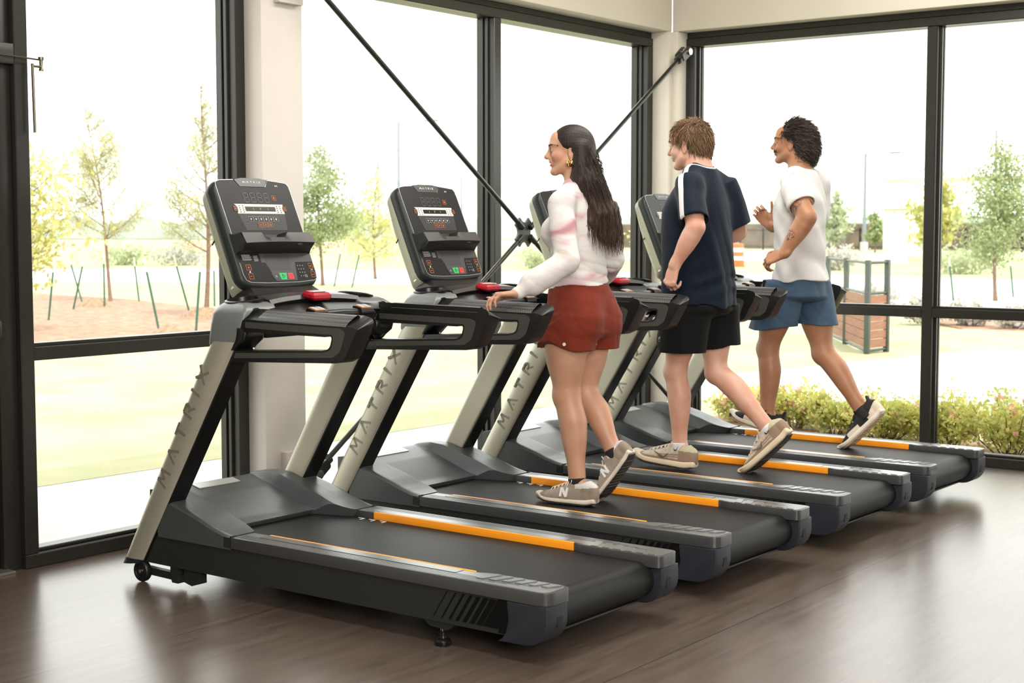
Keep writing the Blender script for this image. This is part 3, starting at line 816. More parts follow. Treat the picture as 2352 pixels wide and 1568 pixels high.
    # ---- motor cover
    wz = ([-0.02, .06, .14, .22, .30, .38, .45, .52, .58, .63, .68], [.325, .362, .372, .366, .343, .322, .302, .278, .262, .253, .251])
    cz = ([-0.02, .05, .08, .13, .20, .30, .40, .47], [.33, .354, .351, .339, .321, .287, .252, .238])
    def xend(y):
        d = min(y, W - y)
        if d < .122: return .64
        if d < .20: return .64 - .185 * smooth01(.122, .20, d) - 0.0
        return .455
    ys = sorted(set([.0865, .0915, W - .0865, W - .0915] + list(np.linspace(0.0, .30, 31)) + list(np.linspace(.30, W - .30, 9)) + list(W - np.linspace(0.0, .30, 31))))
    us = np.linspace(0, 1, 34)
    def zz(x, y, u):
        d = min(y, W - y)
        wing = smooth01(0.192, 0.158, d) if d > .15 else 1.0
        zw = np.interp(x, *wz); zc = np.interp(min(x, .47), *cz)
        edge = 0.010 * smooth01(0.014, 0.0, d)
        return float(zw * wing + zc * (1 - wing)) - edge
    def xst(y):
        d = min(y, W - y)
        return .215 - .160 * smooth01(.086, .092, d)
    top = [[(xst(y) + u * (xend(y) - xst(y)), y, zz(xst(y) + u * (xend(y) - xst(y)), y, u)) for y in ys] for u in us]
    mc = MB(); mc.grid(top)
    mc.grid([[(p[0], p[1], p[2]) for p in top[-1]], [(p[0] - .004, p[1], p[2] - .012) for p in top[-1]], [(p[0] - .03, p[1], .205) for p in top[-1]]])
    for j in (0, -1):
        e = [r_[j] for r_ in top]
        mc.grid([[(p[0], p[1], p[2]) for p in e], [(p[0], p[1], .2) for p in e]])
    e = top[0]; mc.grid([[p for p in e], [(p[0], p[1], .2) for p in e]])
    cover = mc.obj('motor_cover', M_shroud, T, smooth=38)
    s_ = MB()
    for k_, (xa, xb) in enumerate(((.085, .115),)):
        pts0 = [(.070, .30), (.075, .50), (.112, .50), (.107, .30)]
    s_.rings([[(x, y, zz(x, y, 0) + .001) for x, y in ((.072, .30), (.072, .53), (.122, .53), (.122, .30))], [(x, y, zz(x, y, 0) + .004) for x, y in ((.072, .30), (.072, .53), (.122, .53), (.122, .30))]])
    s_.obj('info_sticker', mat('silver_sticker', (0.62, 0.61, 0.58), .3, metal=.5) if 'silver_sticker' not in D.materials else D.materials['silver_sticker'], cover, smooth=0)
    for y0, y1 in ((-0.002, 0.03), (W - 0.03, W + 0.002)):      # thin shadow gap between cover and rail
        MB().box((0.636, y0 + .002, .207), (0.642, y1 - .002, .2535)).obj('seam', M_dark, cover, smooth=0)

    # ---- uprights with lettering
    def sect(z, y0, y1, flip):
        t = (z - 0.09) / 0.90
        xf, xr = -0.004 + t * 0.532, 0.124 + t * 0.564
        pts = round_poly([(xf, y0), (xr, y0), (xr, y1), (xf, y1)], [0.040, 0.012, 0.012, 0.040] if not flip else [0.040, 0.012, 0.012, 0.040], 7)
        dense = []
        for i_ in range(len(pts)):
            p_, q_ = Vector(pts[i_]), Vector(pts[(i_ + 1) % len(pts)]); k_ = 6 if (q_ - p_).length > .03 else 1
            dense += [tuple(p_.lerp(q_, j_ / k_)) for j_ in range(k_)]
        out_y = y0 if not flip else y1; sg_ = -1 if not flip else 1
        pts = []
        for x_, y_ in dense:
            u_ = (x_ - xf) / (xr - xf); on = max(0.0, 1 - abs(y_ - out_y) / .03)
            pts.append((x_, y_ + sg_ * .011 * on * max(0, 1 - (2 * u_ - 1.15) ** 2)))
        return [(x, y, z) for x, y in pts], xf, xr
    for side in (0, 1):
        y0, y1 = (-0.003, 0.088) if side == 0 else (W - 0.088, W + 0.003)
        u_ = MB(); u_.rings([sect(z, y0, y1, side)[0] for z in (0.092, 0.55, 1.0)])
        up = u_.obj('upright', M_silver, T, smooth=40)
        k_ = MB()
        rings = []
        for z in (0.088, 0.55, 1.0):
            _, xf, xr = sect(z, y0, y1, side)
            rings.append([(xr - 0.016, y0 + .004 - (.0045 if not side else 0), z), (xr - .016, y1 + .0005, z), (xr + 0.006, y1 - .006, z), (xr + .008, (y0 + y1) / 2, z), (xr + 0.006, y0 + .004, z)])
        k_.rings(rings); k_.obj('rear_strip', M_gloss, up, smooth=50)
        f_ = MB(); rings = []
        for z in (0.062, 0.094):
            s2, xf, xr = sect(z, y0, y1, side)
            rings.append([(p[0], p[1] + (0.001 if p[1] > (y0 + y1) / 2 else -0.001), z + (0.016 * (p[0] - xf) / (xr - xf) if z < .07 else 0)) for p in s2])
        f_.rings(rings); f_.obj('foot_cap', M_cap, up, smooth=40)
        # lettering on the outer face, reading upwards
        polys, wid = word_polys('MATRIX', 0.056, gap=0.75, weight=0.18)
        a0, a1 = Vector((0.232, 0, 0.430)), Vector((0.498, 0, 0.905))
        ax = (a1 - a0).normalized(); L = (a1 - a0).length
        crs = Vector((-ax.z, 0, ax.x))                           # letter tops towards the front
        lt = MB()
        yy0, yy1 = ((-0.0143, -0.006) if side == 0 else (W + .006, W + .0143))
        base = a0 + Vector((0.050, 0, -0.026))
        for pl_ in polys:
            q = [base + ax * (px * L / wid) + crs * (py * 1.0) for px, py in pl_]
            lt.prism([(v.x, v.z) for v in q], 1, yy0, yy1)
        lt.obj('lettering', M_letter, up, smooth=0)
        dq = base + ax * (L / wid * 0.056 * (1.0 + 0.75 + 0.47)) + crs * 0.012
        dt = MB().prism([(dq.x + .005 * math.cos(a), dq.z + .005 * math.sin(a)) for a in np.linspace(0, 2 * PI, 13)[:-1]], 1, yy0, yy1)
        dt.obj('red_dot', M_dot, up, smooth=0)
        # sleeve at the top of the upright
        sv = MB(); rings = []
        fy = (lambda y: y) if side == 0 else (lambda y: W - y)
        for z, xa, xb, ya_, yb_, r_ in ((0.985, .522, .688, -.006, .094, .042), (0.995, .522, .700, -.008, .096, .044), (1.06, .532, .720, -.008, .110, .046), (1.105, .536, .738, -.006, .150, .055), (1.122, .536, .735, .004, .175, .07), (1.138, .540, .715, .022, .185, .075), (1.148, .552, .690, .040, .180, .07)):
            rings.append([(x, fy(y), z) for x, y in round_poly([(xa, ya_), (xb, ya_), (xb, yb_), (xa, yb_)], [r_, .014, .03, r_], 6)])
        sv.rings(rings); sv.obj('upright_sleeve', M_sleeve, T, smooth=50)
        bk = MB(); rings = []
        for z, e_ in ((0.970, .004), (0.985, .012), (1.01, .034), (1.035, .036), (1.05, .030), (1.056, .01)):
            _, xf, xr = sect(min(z, 1.02), y0, y1, side)
            qa, qb = (y0 - .005, y1 + .014)if side == 0 else (y0 - .014, y1 + .005)
            rings.append([(x, y, z) for x, y in round_poly([(xr - .012, qa), (xr + e_, qa), (xr + e_, qb), (xr - .012, qb)], [0.004, .018, .018, .004], 4)])
        bk.rings(rings); bk.obj('sleeve_back', M_gloss, T, smooth=45)
        yb_ = y1 if side == 0 else y0
        bo = MB().lathe([(.0005, -.004), (.013, -.004), (.013, .004), (.007, .006), (.0005, .006)], (0.672, W - 0.091 if side else 0.091, .972), 1, 16); bo.obj('bolt', M_chrome, T)

        # handrail
        ya, yb = (0.0, 0.082) if side == 0 else (W - 0.082, W)
        outline = [(0.715, 1.126), (1.268, 1.118), (1.318, 1.108), (1.300, 1.060), (1.246, 0.965), (1.205, 0.948), (0.655, 0.925), (0.676, 0.968), (1.135, 0.990), (1.172, 0.998), (1.186, 1.046), (1.150, 1.040), (0.715, 1.042)]
        rad = [0, .02, .03, .03, .05, .05, 0, 0, .02, .035, .02, .01, 0]
        h_ = MB().prism(round_poly(outline, rad, 5), 1, ya, yb, bevel=0.021, seg=5, side_bevel=True)
        yr = (lambda y: y - ya) if side == 0 else (lambda y: yb - y)
        def crown(x, y, z):
            if x < .70 or z < 1.07: return z
            return z - .036 * max(0.0, 1 - yr(y) / .056) * min(1, (z - 1.07) / .04)
        h_.v = [(x, y, crown(x, y, z)) for x, y, z in h_.v]
        hr = h_.obj('handrail', M_rub, T, smooth=75)
        s_ = MB()
        inl = [(0.72, 1.080), (1.222, 1.074), (1.252, 1.062), (1.225, 0.990), (1.190, 0.968), (0.672, 0.940), (0.684, 0.960), (1.135, 0.983), (1.180, 0.993), (1.196, 1.052), (1.150, 1.050), (0.72, 1.058)]
        for q0, q1 in ((ya - .0012, ya + .003), (yb - .003, yb + .0012)):
            s_.prism(round_poly(inl, [0, .02, .03, .03, .04, 0, 0, .02, .03, .02, .01, 0], 4), 1, q0, q1)
        s_.obj('side_inlay', M_satin, hr, smooth=30)  # lighter plate puts a reflection on the handle's side into the colour
        gp = MB(); rings = []
        for x in np.linspace(0.800, 1.255, 24):
            zt = np.interp(x, [0.715, 1.268], [1.126, 1.118]) + .0022
            fy2 = (lambda q: ya + q) if side == 0 else (lambda q: yb - q)
            rings.append([(x + .02 * q, fy2(q), zt + dz) for q, dz in ((-.0015, -.040), (.006, -.0305), (.018, -.0225), (.032, -.0135), (.046, -.0055), (.058, -.0005), (.068, -.003), (.077, -.011), (.083, -.022))])
        gp.rings(rings, caps=False, closed=False); gp.obj('grip', M_rubgrip, hr, smooth=60)
        cpts = [(-.004, 1.036), (-.004, 1.084), (.004, 1.094), (.048, 1.127), (.066, 1.130), (.080, 1.122), (.086, 1.108), (.086, 1.036)]
        MB().rings([[(x, (ya + q if side == 0 else yb - q), z) for q, z in cpts] for x in (.712, .738)]).obj('collar', M_gloss, hr, smooth=50)
        bo = MB().lathe([(.0005, -.003), (.012, -.003), (.012, .003), (.006, .005), (.0005, .005)], (0.715, yb if side == 0 else ya, .948), 1, 14); bo.obj('bolt', M_chrome, hr)
        # wheels, wheel arms, levelling feet
        w0, w1 = (-.004, .024) if side == 0 else (W - .024, W + .004)
        wh = MB().lathe([(.008, w0 + .006), (.030, w0 + .006), (.032, w0), (.040, w0), (.044, w0 + .006), (.044, w1 - .006), (.040, w1), (.008, w1)], (.105, 0, .045), 1, 28)
        whl = wh.obj('transport_wheel', M_rub, T, smooth=40)
        ox = w0 if side == 0 else w1
        MB().lathe([(.0005, -.004), (.008, -.004), (.010, .002), (.010, .010), (.0005, .010)], (.105, ox + (.003 if side == 0 else -.009), .045), 1, 12).obj('axle_bolt', M_chrome, whl)
        ar = MB(); q0, q1 = (.024, .05) if side == 0 else (W - .05, W - .024)
        ar.prism([(.10, .030), (.10, .060), (.33, .056), (.33, .026)], 1, q0, q1); ar.obj('wheel_arm', M_skirt, T, smooth=0)
        br = MB(); br.prism([(.27, .10), (.315, .10), (.315, .02), (.28, .02), (.27, .04)], 1, q0 - .01, q1 + .01); br.prism([(.34, .10), (.44, .10), (.44, .035), (.385, .018), (.34, .028)], 1, q0, q1 + .004)
        br.obj('wheel_bracket', M_skirt, T, smooth=0)
        lf = MB(); cy_ = .04 if side == 0 else W - .04
        lf.prism([(1.585, .088), (1.74, .088), (1.70, .058), (1.62, .062)], 1, cy_ - .022, cy_ + .03)
        lb = lf.obj('foot_bracket', M_skirt, T, smooth=0)
        ft = MB().lathe([(.027, 0), (.029, .004), (.029, .016), (.024, .022), (.012, .026), (.010, .034), (.014, .036), (.014, .046), (.008, .050), (.008, .07)], (1.672, cy_ - .012, 0), 2, 18)
        ft.obj('levelling_foot', M_gloss, lb)
        MB().lathe([(.0085, .05), (.0085, .064)], (1.672, cy_ - .012, 0), 2, 6).obj('foot_nut', M_chrome, lb)
        # cup holder
        cyc = .105 if side == 0 else W - .105
        cxx = .622
        ring = []
        for r_, z_ in ((.066, 1.140), (.074, 1.150), (.074, 1.158), (.066, 1.162), (.058, 1.158), (.052, 1.10), (.052, 1.06), (.001, 1.06)):
            ring.append([(cxx + r_ * 1.06 * math.cos(a) + .28 * 0, cyc + r_ * math.sin(a), z_ + (.010 * (math.sin(a)) * (1 if side == 0 else -1))) for a in np.linspace(0, 2 * PI, 29)[:-1]])
        MB().rings(ring, caps=False).obj('cup_holder', M_gloss, T, smooth=50)

    # ---- dash between the uprights
    rings = []
    for y in np.linspace(0.165, W - .165, 29):
        u = (y - W / 2) / (W / 2 - .04)
        zt = 1.174 - .034 * abs(u) ** 2.2
        xr = .675 + .045 * abs(u) ** 2 + .0
        xf = .480 + .02 * u * u
        zb = 1.128 - .03 * abs(u) ** 2
        rings.append([(xf, y, zb), (xf - .012, y, (zt + zb) / 2), (xf + .02, y, zt), (xr - .05, y, zt + .002), (xr, y, zt - .006), (xr + .012, y, zt - .022), (xr - .02, y, zb - .004)])
    MB().rings(rings).obj('dash', M_dash, T, smooth=40)
    tr = MB(); rings = []
    for y in np.linspace(.13, W - .13, 17):
        u = (y - W / 2) / (W / 2)
        z0 = 1.115 - .02 * u * u
        rings.append([(.62, y, z0), (.62, y, z0 + .03), (.72 + .03 * u * u, y, z0 + .018), (.78 + .02 * u * u, y, z0 - .004), (.76, y, z0 - .03)])
    tr.rings(rings); tr.obj('reading_shelf', M_gloss, T, smooth=40)
    es = MB()
    c_ = (.705, W / 2)
    rings = []
    for z, sx, sy in ((1.150, .028, .045), (1.158, .034, .053), (1.170, .034, .053), (1.180, .024, .042)):
        rings.append([(c_[0] + x * sx, c_[1] + y * sy, z + x * -.004) for x, y in round_poly([(-1, -1), (1, -1), (1, 1), (-1, 1)], .25, 2)])
    es.rings(rings); stop = es.obj('stop_button', M_red, T, smooth=20)
    MB().box((c_[0] - .020, c_[1] - .038, 1.179), (c_[0] + .020, c_[1] + .038, 1.1815), bevel=.002, seg=1).obj('stop_plate', M_label, stop)
    # cross grip bar with its two toggle switches
    gb = MB().tube([(.70, .10, 1.075), (.79, .19, 1.082), (.83, .30, 1.092), (.835, W / 2, 1.096), (.83, W - .30, 1.092), (.79, W - .19, 1.082), (.70, W - .10, 1.075)], .0215, 16)
    bar = gb.obj('cross_grip_bar', M_rub, T, smooth=60)
    for yc_ in (W / 2 - .13, W / 2 + .13):
        tg = MB().prism(round_poly([(.802, 1.094), (.862, 1.088), (.858, 1.112), (.812, 1.124)], .008, 3), 1, yc_ - .036, yc_ + .036, bevel=0)
        tb_ = tg.obj('toggle_switch', M_gloss, bar)
        lw_ = MB(); lw_.rings([[(.815, yc_ - .030, 1.1242), (.815, yc_ + .030, 1.1242), (.855, yc_ + .030, 1.1142), (.855, yc_ - .030, 1.1142)], [(.815, yc_ - .030, 1.1255), (.815, yc_ + .030, 1.1255), (.855, yc_ + .030, 1.1155), (.855, yc_ - .030, 1.1155)]])
        lw_.obj('toggle_frame', M_amber, tb_, smooth=0)
        for s in (-1, 1):
            a_, b_ = sorted((yc_ + s * .003, yc_ + s * .027))
            k2 = MB(); k2.rings([[(.818, a_, 1.1250), (.818, b_, 1.1250), (.852, b_, 1.1165), (.852, a_, 1.1165)], [(.818, a_, 1.1275), (.818, b_, 1.1275), (.852, b_, 1.119), (.852, a_, 1.119)]])
            k2.obj('toggle_key', M_print, tb_, smooth=0)
    # folding stay and small ring under the dash
    MB().tube([(.70, W - .13, 1.052), (.73, W - .06, 1.0), (.70, W - .07, .985)], .02, 8).obj('dash_stay', M_gloss, T)
    MB().box((.66, .15, 1.008), (.69, W - .13, 1.04), bevel=.005).obj('cross_member', M_skirt, T)

    # ---- console
    P0 = Vector((.507, W / 2, 1.215)); U = Vector((-.3986, 0, .917)); Nn = Vector((.917, 0, .3986)); Yv = Vector((0, 1, 0))
    def K(y, v, n=0.0): return P0 + Yv * y + U * v + Nn * n
    def outline_(hw, v0, v1, r0, r1, crown, sag=0.0):
        top_ = [(hw - r1 + r1 * math.sin(a), v1 - r1 + r1 * math.cos(a)) for a in np.linspace(PI / 2, 0, 7)]
        mid_t = [(y, v1 + crown * (1 - (y / (hw - r1)) ** 2)) for y in np.linspace(hw - r1, -(hw - r1), 9)[1:-1]]
        top_l = [(-(hw - r1) - r1 * math.sin(a), v1 - r1 + r1 * math.cos(a)) for a in np.linspace(0, PI / 2, 7)]
        bot_l = [(-(hw - r0) - r0 * math.cos(a), v0 + r0 - r0 * math.sin(a)) for a in np.linspace(0, PI / 2, 7)]
        mid_b = [(y, v0 - sag * (1 - (y / (hw - r0)) ** 2)) for y in np.linspace(-(hw - r0), hw - r0, 9)[1:-1]]
        bot_r = [((hw - r0) + r0 * math.cos(a), v0 + r0 - r0 * math.sin(a)) for a in np.linspace(PI / 2, 0, 7)]
        return top_ + mid_t + top_l + bot_l + mid_b + bot_r
    def ring_(hw, v0, v1, r0, r1, cr, n, sag=0.0, shift=0.0):
        return [K(y, v + shift, n) for y, v in outline_(hw, v0, v1, r0, r1, cr, sag)]
    bz = MB().rings([ring_(.204, -.008, .436, .045, .04, .018, -.058, .010), ring_(.216, -.016, .444, .05, .045, .018, -.046, .010), ring_(.219, -.018, .447, .05, .045, .018, -.016, .010), ring_(.213, -.014, .442, .048, .042, .018, -.002, .010), ring_(.206, -.008, .436, .045, .04, .018, .0015, .009)])
    con = bz.obj('console', M_bez, T, smooth=50)
    bk = MB().rings([ring_(.216, -.016, .444, .045, .045, .018, -.044, .010), ring_(.214, -.020, .430, .045, .05, .018, -.076), ring_(.200, -.030, .33, .04, .06, .015, -.098), ring_(.186, -.030, .24, .03, .06, .012, -.112)])
    bk.obj('console_back', M_back, con, smooth=45)
    st = MB(); st.rings([[K(-.2100, .205, -.104), K(-.2100, .209, -.104), K(-.2125, .239, -.042), K(-.2125, .235, -.042)], [K(-.2055, .205, -.104), K(-.2055, .209, -.104), K(-.209, .239, -.042), K(-.209, .235, -.042)]]); st.obj('back_seam', M_dark, con, smooth=0)
    lb_ = MB(); lb_.rings([[K(-.2106, .00, -.074), K(-.2106, .075, -.074), K(-.2116, .078, -.058), K(-.2116, .003, -.058)], [K(-.2066, .00, -.074), K(-.2066, .075, -.074), K(-.2076, .078, -.058), K(-.2076, .003, -.058)]]); lb_.obj('side_label', M_label, con, smooth=0)
    nk = MB()
    nk.rings([[(.39, W / 2 - .17, 1.215), (.50, W / 2 - .17, 1.20), (.50, W / 2 + .17, 1.20), (.39, W / 2 + .17, 1.215)], [(.44, W / 2 - .19, 1.135), (.60, W / 2 - .20, 1.14), (.60, W / 2 + .20, 1.14), (.44, W / 2 + .19, 1.135)]])
    nk.obj('console_neck', M_dash, T, smooth=20)

    def face(name, mt, polys, n, parent=con, thick=.0007):
        mb = MB()
        for p in polys:
            a_ = [K(y, v, n) for y, v in p]; b_ = [K(y, v, n + thick) for y, v in p]
            mb.rings([a_, b_])
        return mb.obj(name, mt, parent, smooth=0)
    def rect(y0, v0, y1, v1): return [(y0, v0), (y1, v0), (y1, v1), (y0, v1)]
    def frame_(y0, v0, y1, v1, w=.0012): return [rect(y0, v0, y1, v0 + w), rect(y0, v1 - w, y1, v1), rect(y0, v0, y0 + w, v1), rect(y1 - w, v0, y1, v1)]
    def polyline(pts, w, closed=False):
        out = []
        for i in range(len(pts) - (0 if closed else 1)): out.append(bar2(pts[i], pts[(i + 1) % len(pts)], w))
        return out
    n0 = .0015
    upper = face('upper_panel', M_panel, [[(-.188, .207), (.208, .207), (.205, .425), (.194, .438), (.180, .440), (.099, .449), (.092, .449), (.071, .4165), (-.071, .4165), (-.0955, .4485), (-.172, .444), (-.190, .438), (-.195, .425)]], n0)
    face('upper_outline', M_line, polyline([(-.192, .21), (-.1965, .425), (-.192, .440), (-.172, .446), (-.0945, .450)], .0022) + polyline([(.072, .419), (.0955, .450), (.180, .442), (.196, .439), (.2085, .425), (.210, .21)], .0022), n0)
    face('badge_plate', mat('badge_plate', (.055, .056, .054), .3, metal=.4) if 'badge_plate' not in D.materials else D.materials['badge_plate'], [[(-.090, .450), (-.0685, .4195), (.0685, .4195), (.090, .450), (.05, .4575), (-.05, .4575)]], n0 + .001)
    wp, wl = word_polys('MATRIX', .0095, gap=.55, weight=.2)
    face('badge_letters', M_lightp, [[(-.048 + x * .098 / wl, .4335 + y) for x, y in p] for p in wp], n0 + .0020)
    face('corner_mark', M_lightp, [bar2((.128, .421), (.1285, .4285), .002), bar2((.1405, .421), (.140, .4285), .002), bar2((.1285, .4285), (.1345, .4235), .002), bar2((.140, .4285), (.1345, .4235), .002)], n0 + .001)
    seg = []
    for k in range(4):
        y0 = -.066 + k * .0375; w_, h_ = .024, .040
        for a_, b_ in (((0, 0), (w_, 0)), ((0, h_ / 2), (w_, h_ / 2)), ((0, h_), (w_, h_)), ((0, 0), (0, h_ / 2)), ((w_, 0), (w_, h_ / 2)), ((0, h_ / 2), (0, h_)), ((w_, h_ / 2), (w_, h_))):
            d_ = Vector(b_) - Vector(a_); a2, b2 = Vector(a_) + d_ * .08, Vector(b_) - d_ * .08
            seg.append([(y0 + x, .350 + v) for x, v in bar2(a2, b2, .0042)])
    face('digit_display', M_ghost, seg, n0 + .0008, upper)
    face('fan_key', M_amber, frame_(.091, .3595, .112, .3805) + [rect(.099, .3655, .104, .3745)], n0 + .0008, upper)
    wpnl = face('white_window_frame', M_lightp, [[(-.131, .341), (.139, .341), (.135, .330), (.135, .310), (.137, .2985), (-.125, .2985), (-.119, .310), (-.119, .330)]], n0 + .0008, upper)
    face('lcd', M_lcd, [rect(-.0765, .309, .0895, .3292)], n0 + .0015, upper)
    face('lcd_text', mat('lcd_text', (.25, .42, .05), .5) if 'lcd_text' not in D.materials else D.materials['lcd_text'], [bar2((-.033, .314), (-.033, .323), .0022), bar2((.003, .314), (.006, .319), .0022), bar2((.010, .323), (.006, .319), .0022), bar2((.002, .323), (.006, .319), .0022), bar2((.046, .314), (.046, .323), .0022)], n0 + .0022, upper)
    dots = []
    for c0 in (-.108, -.090, .098, .116):
        for k in range(4): dots.append(rect(c0, .3035 + k * .0088, c0 + .0042, .3072 + k * .0088))
    face('indicator_marks', M_stripe, dots, n0 + .0015, upper)
    for s_y in (-.1395, .1305):
        kk = face('side_key', M_dash, [rect(s_y, .3105, s_y + .0205, .330)], n0 + .0015, upper)
        face('key_print', M_amber, frame_(s_y, .3105, s_y + .0205, .330) + [bar2((s_y + .006, .320), (s_y + .014, .320), .002)], n0 + .0022, upper)
    tp = face('ribbed_trapezoid', M_mid, [[(-.122, .2965), (.1345, .2965), (.1235, .2268), (-.104, .2268)]], n0 + .0006, upper)
    ln = []
    for k in range(17):
        v = .2295 + k * .004; u = (v - .2268) / .0697
        ln.append(rect(-.103 - .017 * u, v, .1225 + .011 * u, v + .0012))
    face('trapezoid_ribs', M_panel, ln, n0 + .0012, upper)
    face('program_key_field', M_panel, [rect(-.078, .2625, .0905, .285)], n0 + .0016, upper)
    keys = []
    for k in range(6):
        y0 = -.077 + k * .0278
        keys += frame_(y0, .2635, y0 + .0266, .2843, .001) + [[(y0 + .0133 + .0052 * math.cos(a), .274 + .0052 * math.sin(a)) for a in np.linspace(0, 2 * PI, 5 + k)[:-1]]]
    face('program_keys', M_print, keys, n0 + .0022, upper)
    face('adjust_key_field', M_dash, [rect(-.034, .2375, .047, .2592)], n0 + .0016, upper)
    ad = []
    for k in range(3):
        y0 = -.033 + k * .0268
        ad += frame_(y0, .2385, y0 + .0256, .2585, .0009)
        cx_ = y0 + .0128
        ad += [bar2((cx_ - .005, .2485), (cx_ + .005, .2485), .002)] if k != 1 else [bar2((cx_ - .004, .249), (cx_ - .001, .2455), .002), bar2((cx_ - .001, .2455), (cx_ + .004, .252), .002)]
        if k == 2: ad.append(bar2((cx_, .2435), (cx_, .2535), .002))
    face('adjust_keys', M_amber, ad, n0 + .0022, upper)
    # device shelf
    sh = MB()
    def shring(prof_y): return [K(y, v, n) for y, v, n in prof_y]
    L_, R_ = -.190, .190
    rr_ = []
    for y in np.linspace(L_, R_, 33):
        notch = (smooth01(-.083, -.062, y) * smooth01(.058, .038, y))
        vt = .197 - .022 * notch
        dip = .004 * math.cos(y / .19 * PI / 2)
        rr_.append([K(y, .123, .001), K(y, vt + .010, .001), K(y, vt, .046), K(y, vt - .004, .056), K(y, .172 - dip * .5, .060), K(y, .150 + dip - .006, .066), K(y, .139, .058), K(y, .126, .030)])
    sh.rings(rr_); shelf = sh.obj('device_shelf', M_dash, con, smooth=30)
    for s in (-1, 1):
        e_ = MB().rings([[K(s * .190, .123, .001), K(s * .190, .207, .001), K(s * .190, .197, .046), K(s * .190, .150, .064), K(s * .190, .126, .03)], [K(s * .206, .118, .0), K(s * .206, .212, .0), K(s * .200, .197, .02), K(s * .200, .150, .03), K(s * .202, .126, .015)]]); e_.obj('shelf_cheek', M_bez, shelf, smooth=20)
    MB().rings([[K(.105 + .016 * math.cos(a), .1385 + .004 * math.sin(a), .0575) for a in np.linspace(0, 2 * PI, 13)[:-1]], [K(.105 + .016 * math.cos(a), .1385 + .004 * math.sin(a), .0615) for a in np.linspace(0, 2 * PI, 13)[:-1]]]).obj('audio_port', M_dark, shelf, smooth=0)
    # lower panel
    low = face('lower_panel', M_panel, [[(-.194, .122), (.205, .122), (.2065, .040), (.202, .012), (.19, .004), (.10, -.002), (-.08, -.002), (-.165, .003), (-.186, .012), (-.194, .035)]], n0)
    face('lower_outline', M_line, polyline([(-.196, .085), (-.196, .035), (-.188, .010), (-.166, .0005), (-.08, -.0045), (.10, -.0045), (.19, .0015), (.204, .010), (.2085, .04), (.2075, .085)], .0022), n0)
    face('grey_field', M_mid, [[(-.081, .122), (.205, .122), (.206, .083), (.105, .083), (.090, .003), (-.028, .003), (-.060, .0835), (-.081, .0835)]], n0 + .0006, low)
    face('round_screen', M_ghost, [round_poly([(-.059, .1205), (.0835, .1205), (.0705, .051), (-.0445, .051)], .006, 3)], n0 + .0012, low)
    tx = []
    for k in range(6): tx.append(rect(-.178, .1165 - k * .0044, -.178 + (.052 if k else .044) - .006 * (k % 2), .1184 - k * .0044)); tx.append(rect(-.117, .111 - k * .0042, -.117 + .026 - .005 * (k % 2), .1126 - k * .0042))
    face('notice_print', M_print, tx, n0 + .0012, low)
    face('start_key', M_green, [[(-.0045, .0365), (.039, .0365), (.0325, .0075), (.0015, .0075)]], n0 + .0012, low)
    face('start_mark', M_dash, polyline([(.012, .030), (.026, .022), (.013, .014)], .0016, True), n0 + .002, low)
    face('stop_key', M_redkey, [rect(.0455, .0095, .0735, .0352)], n0 + .0012, low)
    face('stop_mark', mat('dark_red_print', (.30, .01, .01), .5) if 'dark_red_print' not in D.materials else D.materials['dark_red_print'], polyline([(.0545, .0175), (.0655, .0175), (.0655, .0275), (.0545, .0275)], .0016, True), n0 + .002, low)
    face('pause_key', M_ghost, [[(-.0465, .035), (-.010, .035), (-.006, .0085), (-.034, .0085)]], n0 + .0012, low)
    face('pause_mark', M_print, [rect(-.027, .0175, -.025, .0265), rect(-.0215, .0175, -.0195, .0265)], n0 + .002, low)
    kp = []
    for i_ in range(3):
        for j_ in range(4):
            y0, v0 = .110 + i_ * .0138 + .001 * j_, .0625 - j_ * .0152
            kp.append(rect(y0, v0, y0 + .0085, v0 + .0075))
    face('keypad', M_ghost, kp, n0 + .0012, low)
    kn = []
    for i_ in range(3):
        for j_ in range(4):
            y0, v0 = .113 + i_ * .0138 + .001 * j_, .0645 - j_ * .0152
            kn.append(bar2((y0, v0), (y0 + .0022, v0 + .0038), .0013))
    face('keypad_print', M_print, kn + frame_(.139, .0145, .1515, .026, .0009), n0 + .002, low)
    am = []
    for (y0, y1), sg in (((-.171, -.1455), 1), ((.1765, .199), 1)):
        am += frame_(y0, .052, y1, .0755) + frame_(y0 + .001, .0135, y1, .0378)
        c = (y0 + y1) / 2
        am += [bar2((c - .005, .0635), (c + .005, .0635), .002), bar2((c, .0585), (c, .0685), .002), bar2((c - .005, .0255), (c + .005, .0255), .002)]
    face('speed_incline_keys', M_amber, am, n0 + .0012, low)
    face('small_icons', M_lightp, [[(-.163, .0415), (-.153, .0415), (-.1555, .0485), (-.158, .0485)], *polyline([(.183, .043), (.185, .0465), (.189, .048), (.193, .0465), (.1945, .043)], .002)], n0 + .0012, low)
    return T

TX = -4.88
TY = [3.835, 4.945, 6.050, 7.080]
TL = ['front treadmill nearest the camera, its belt empty', 'second treadmill from the front, under the woman in rust-red shorts',
      'third treadmill from the front, under the boy in the navy shirt', 'farthest treadmill, beside the flower-bed window, under the man in white']
t0 = build_treadmill(TL[0])
treads = [t0]
for i in (1, 2, 3):
    c = copy_tree(t0); c['label'] = TL[i]; treads.append(c)
for t_, y_ in zip(treads, TY): t_.location = (TX, y_, 0)
# ================================================================== figure modelling: smooth solids meshed on a grid
def V3(*a): return np.array(a, float)
def unit(v): return np.asarray(v, float) / np.linalg.norm(v)

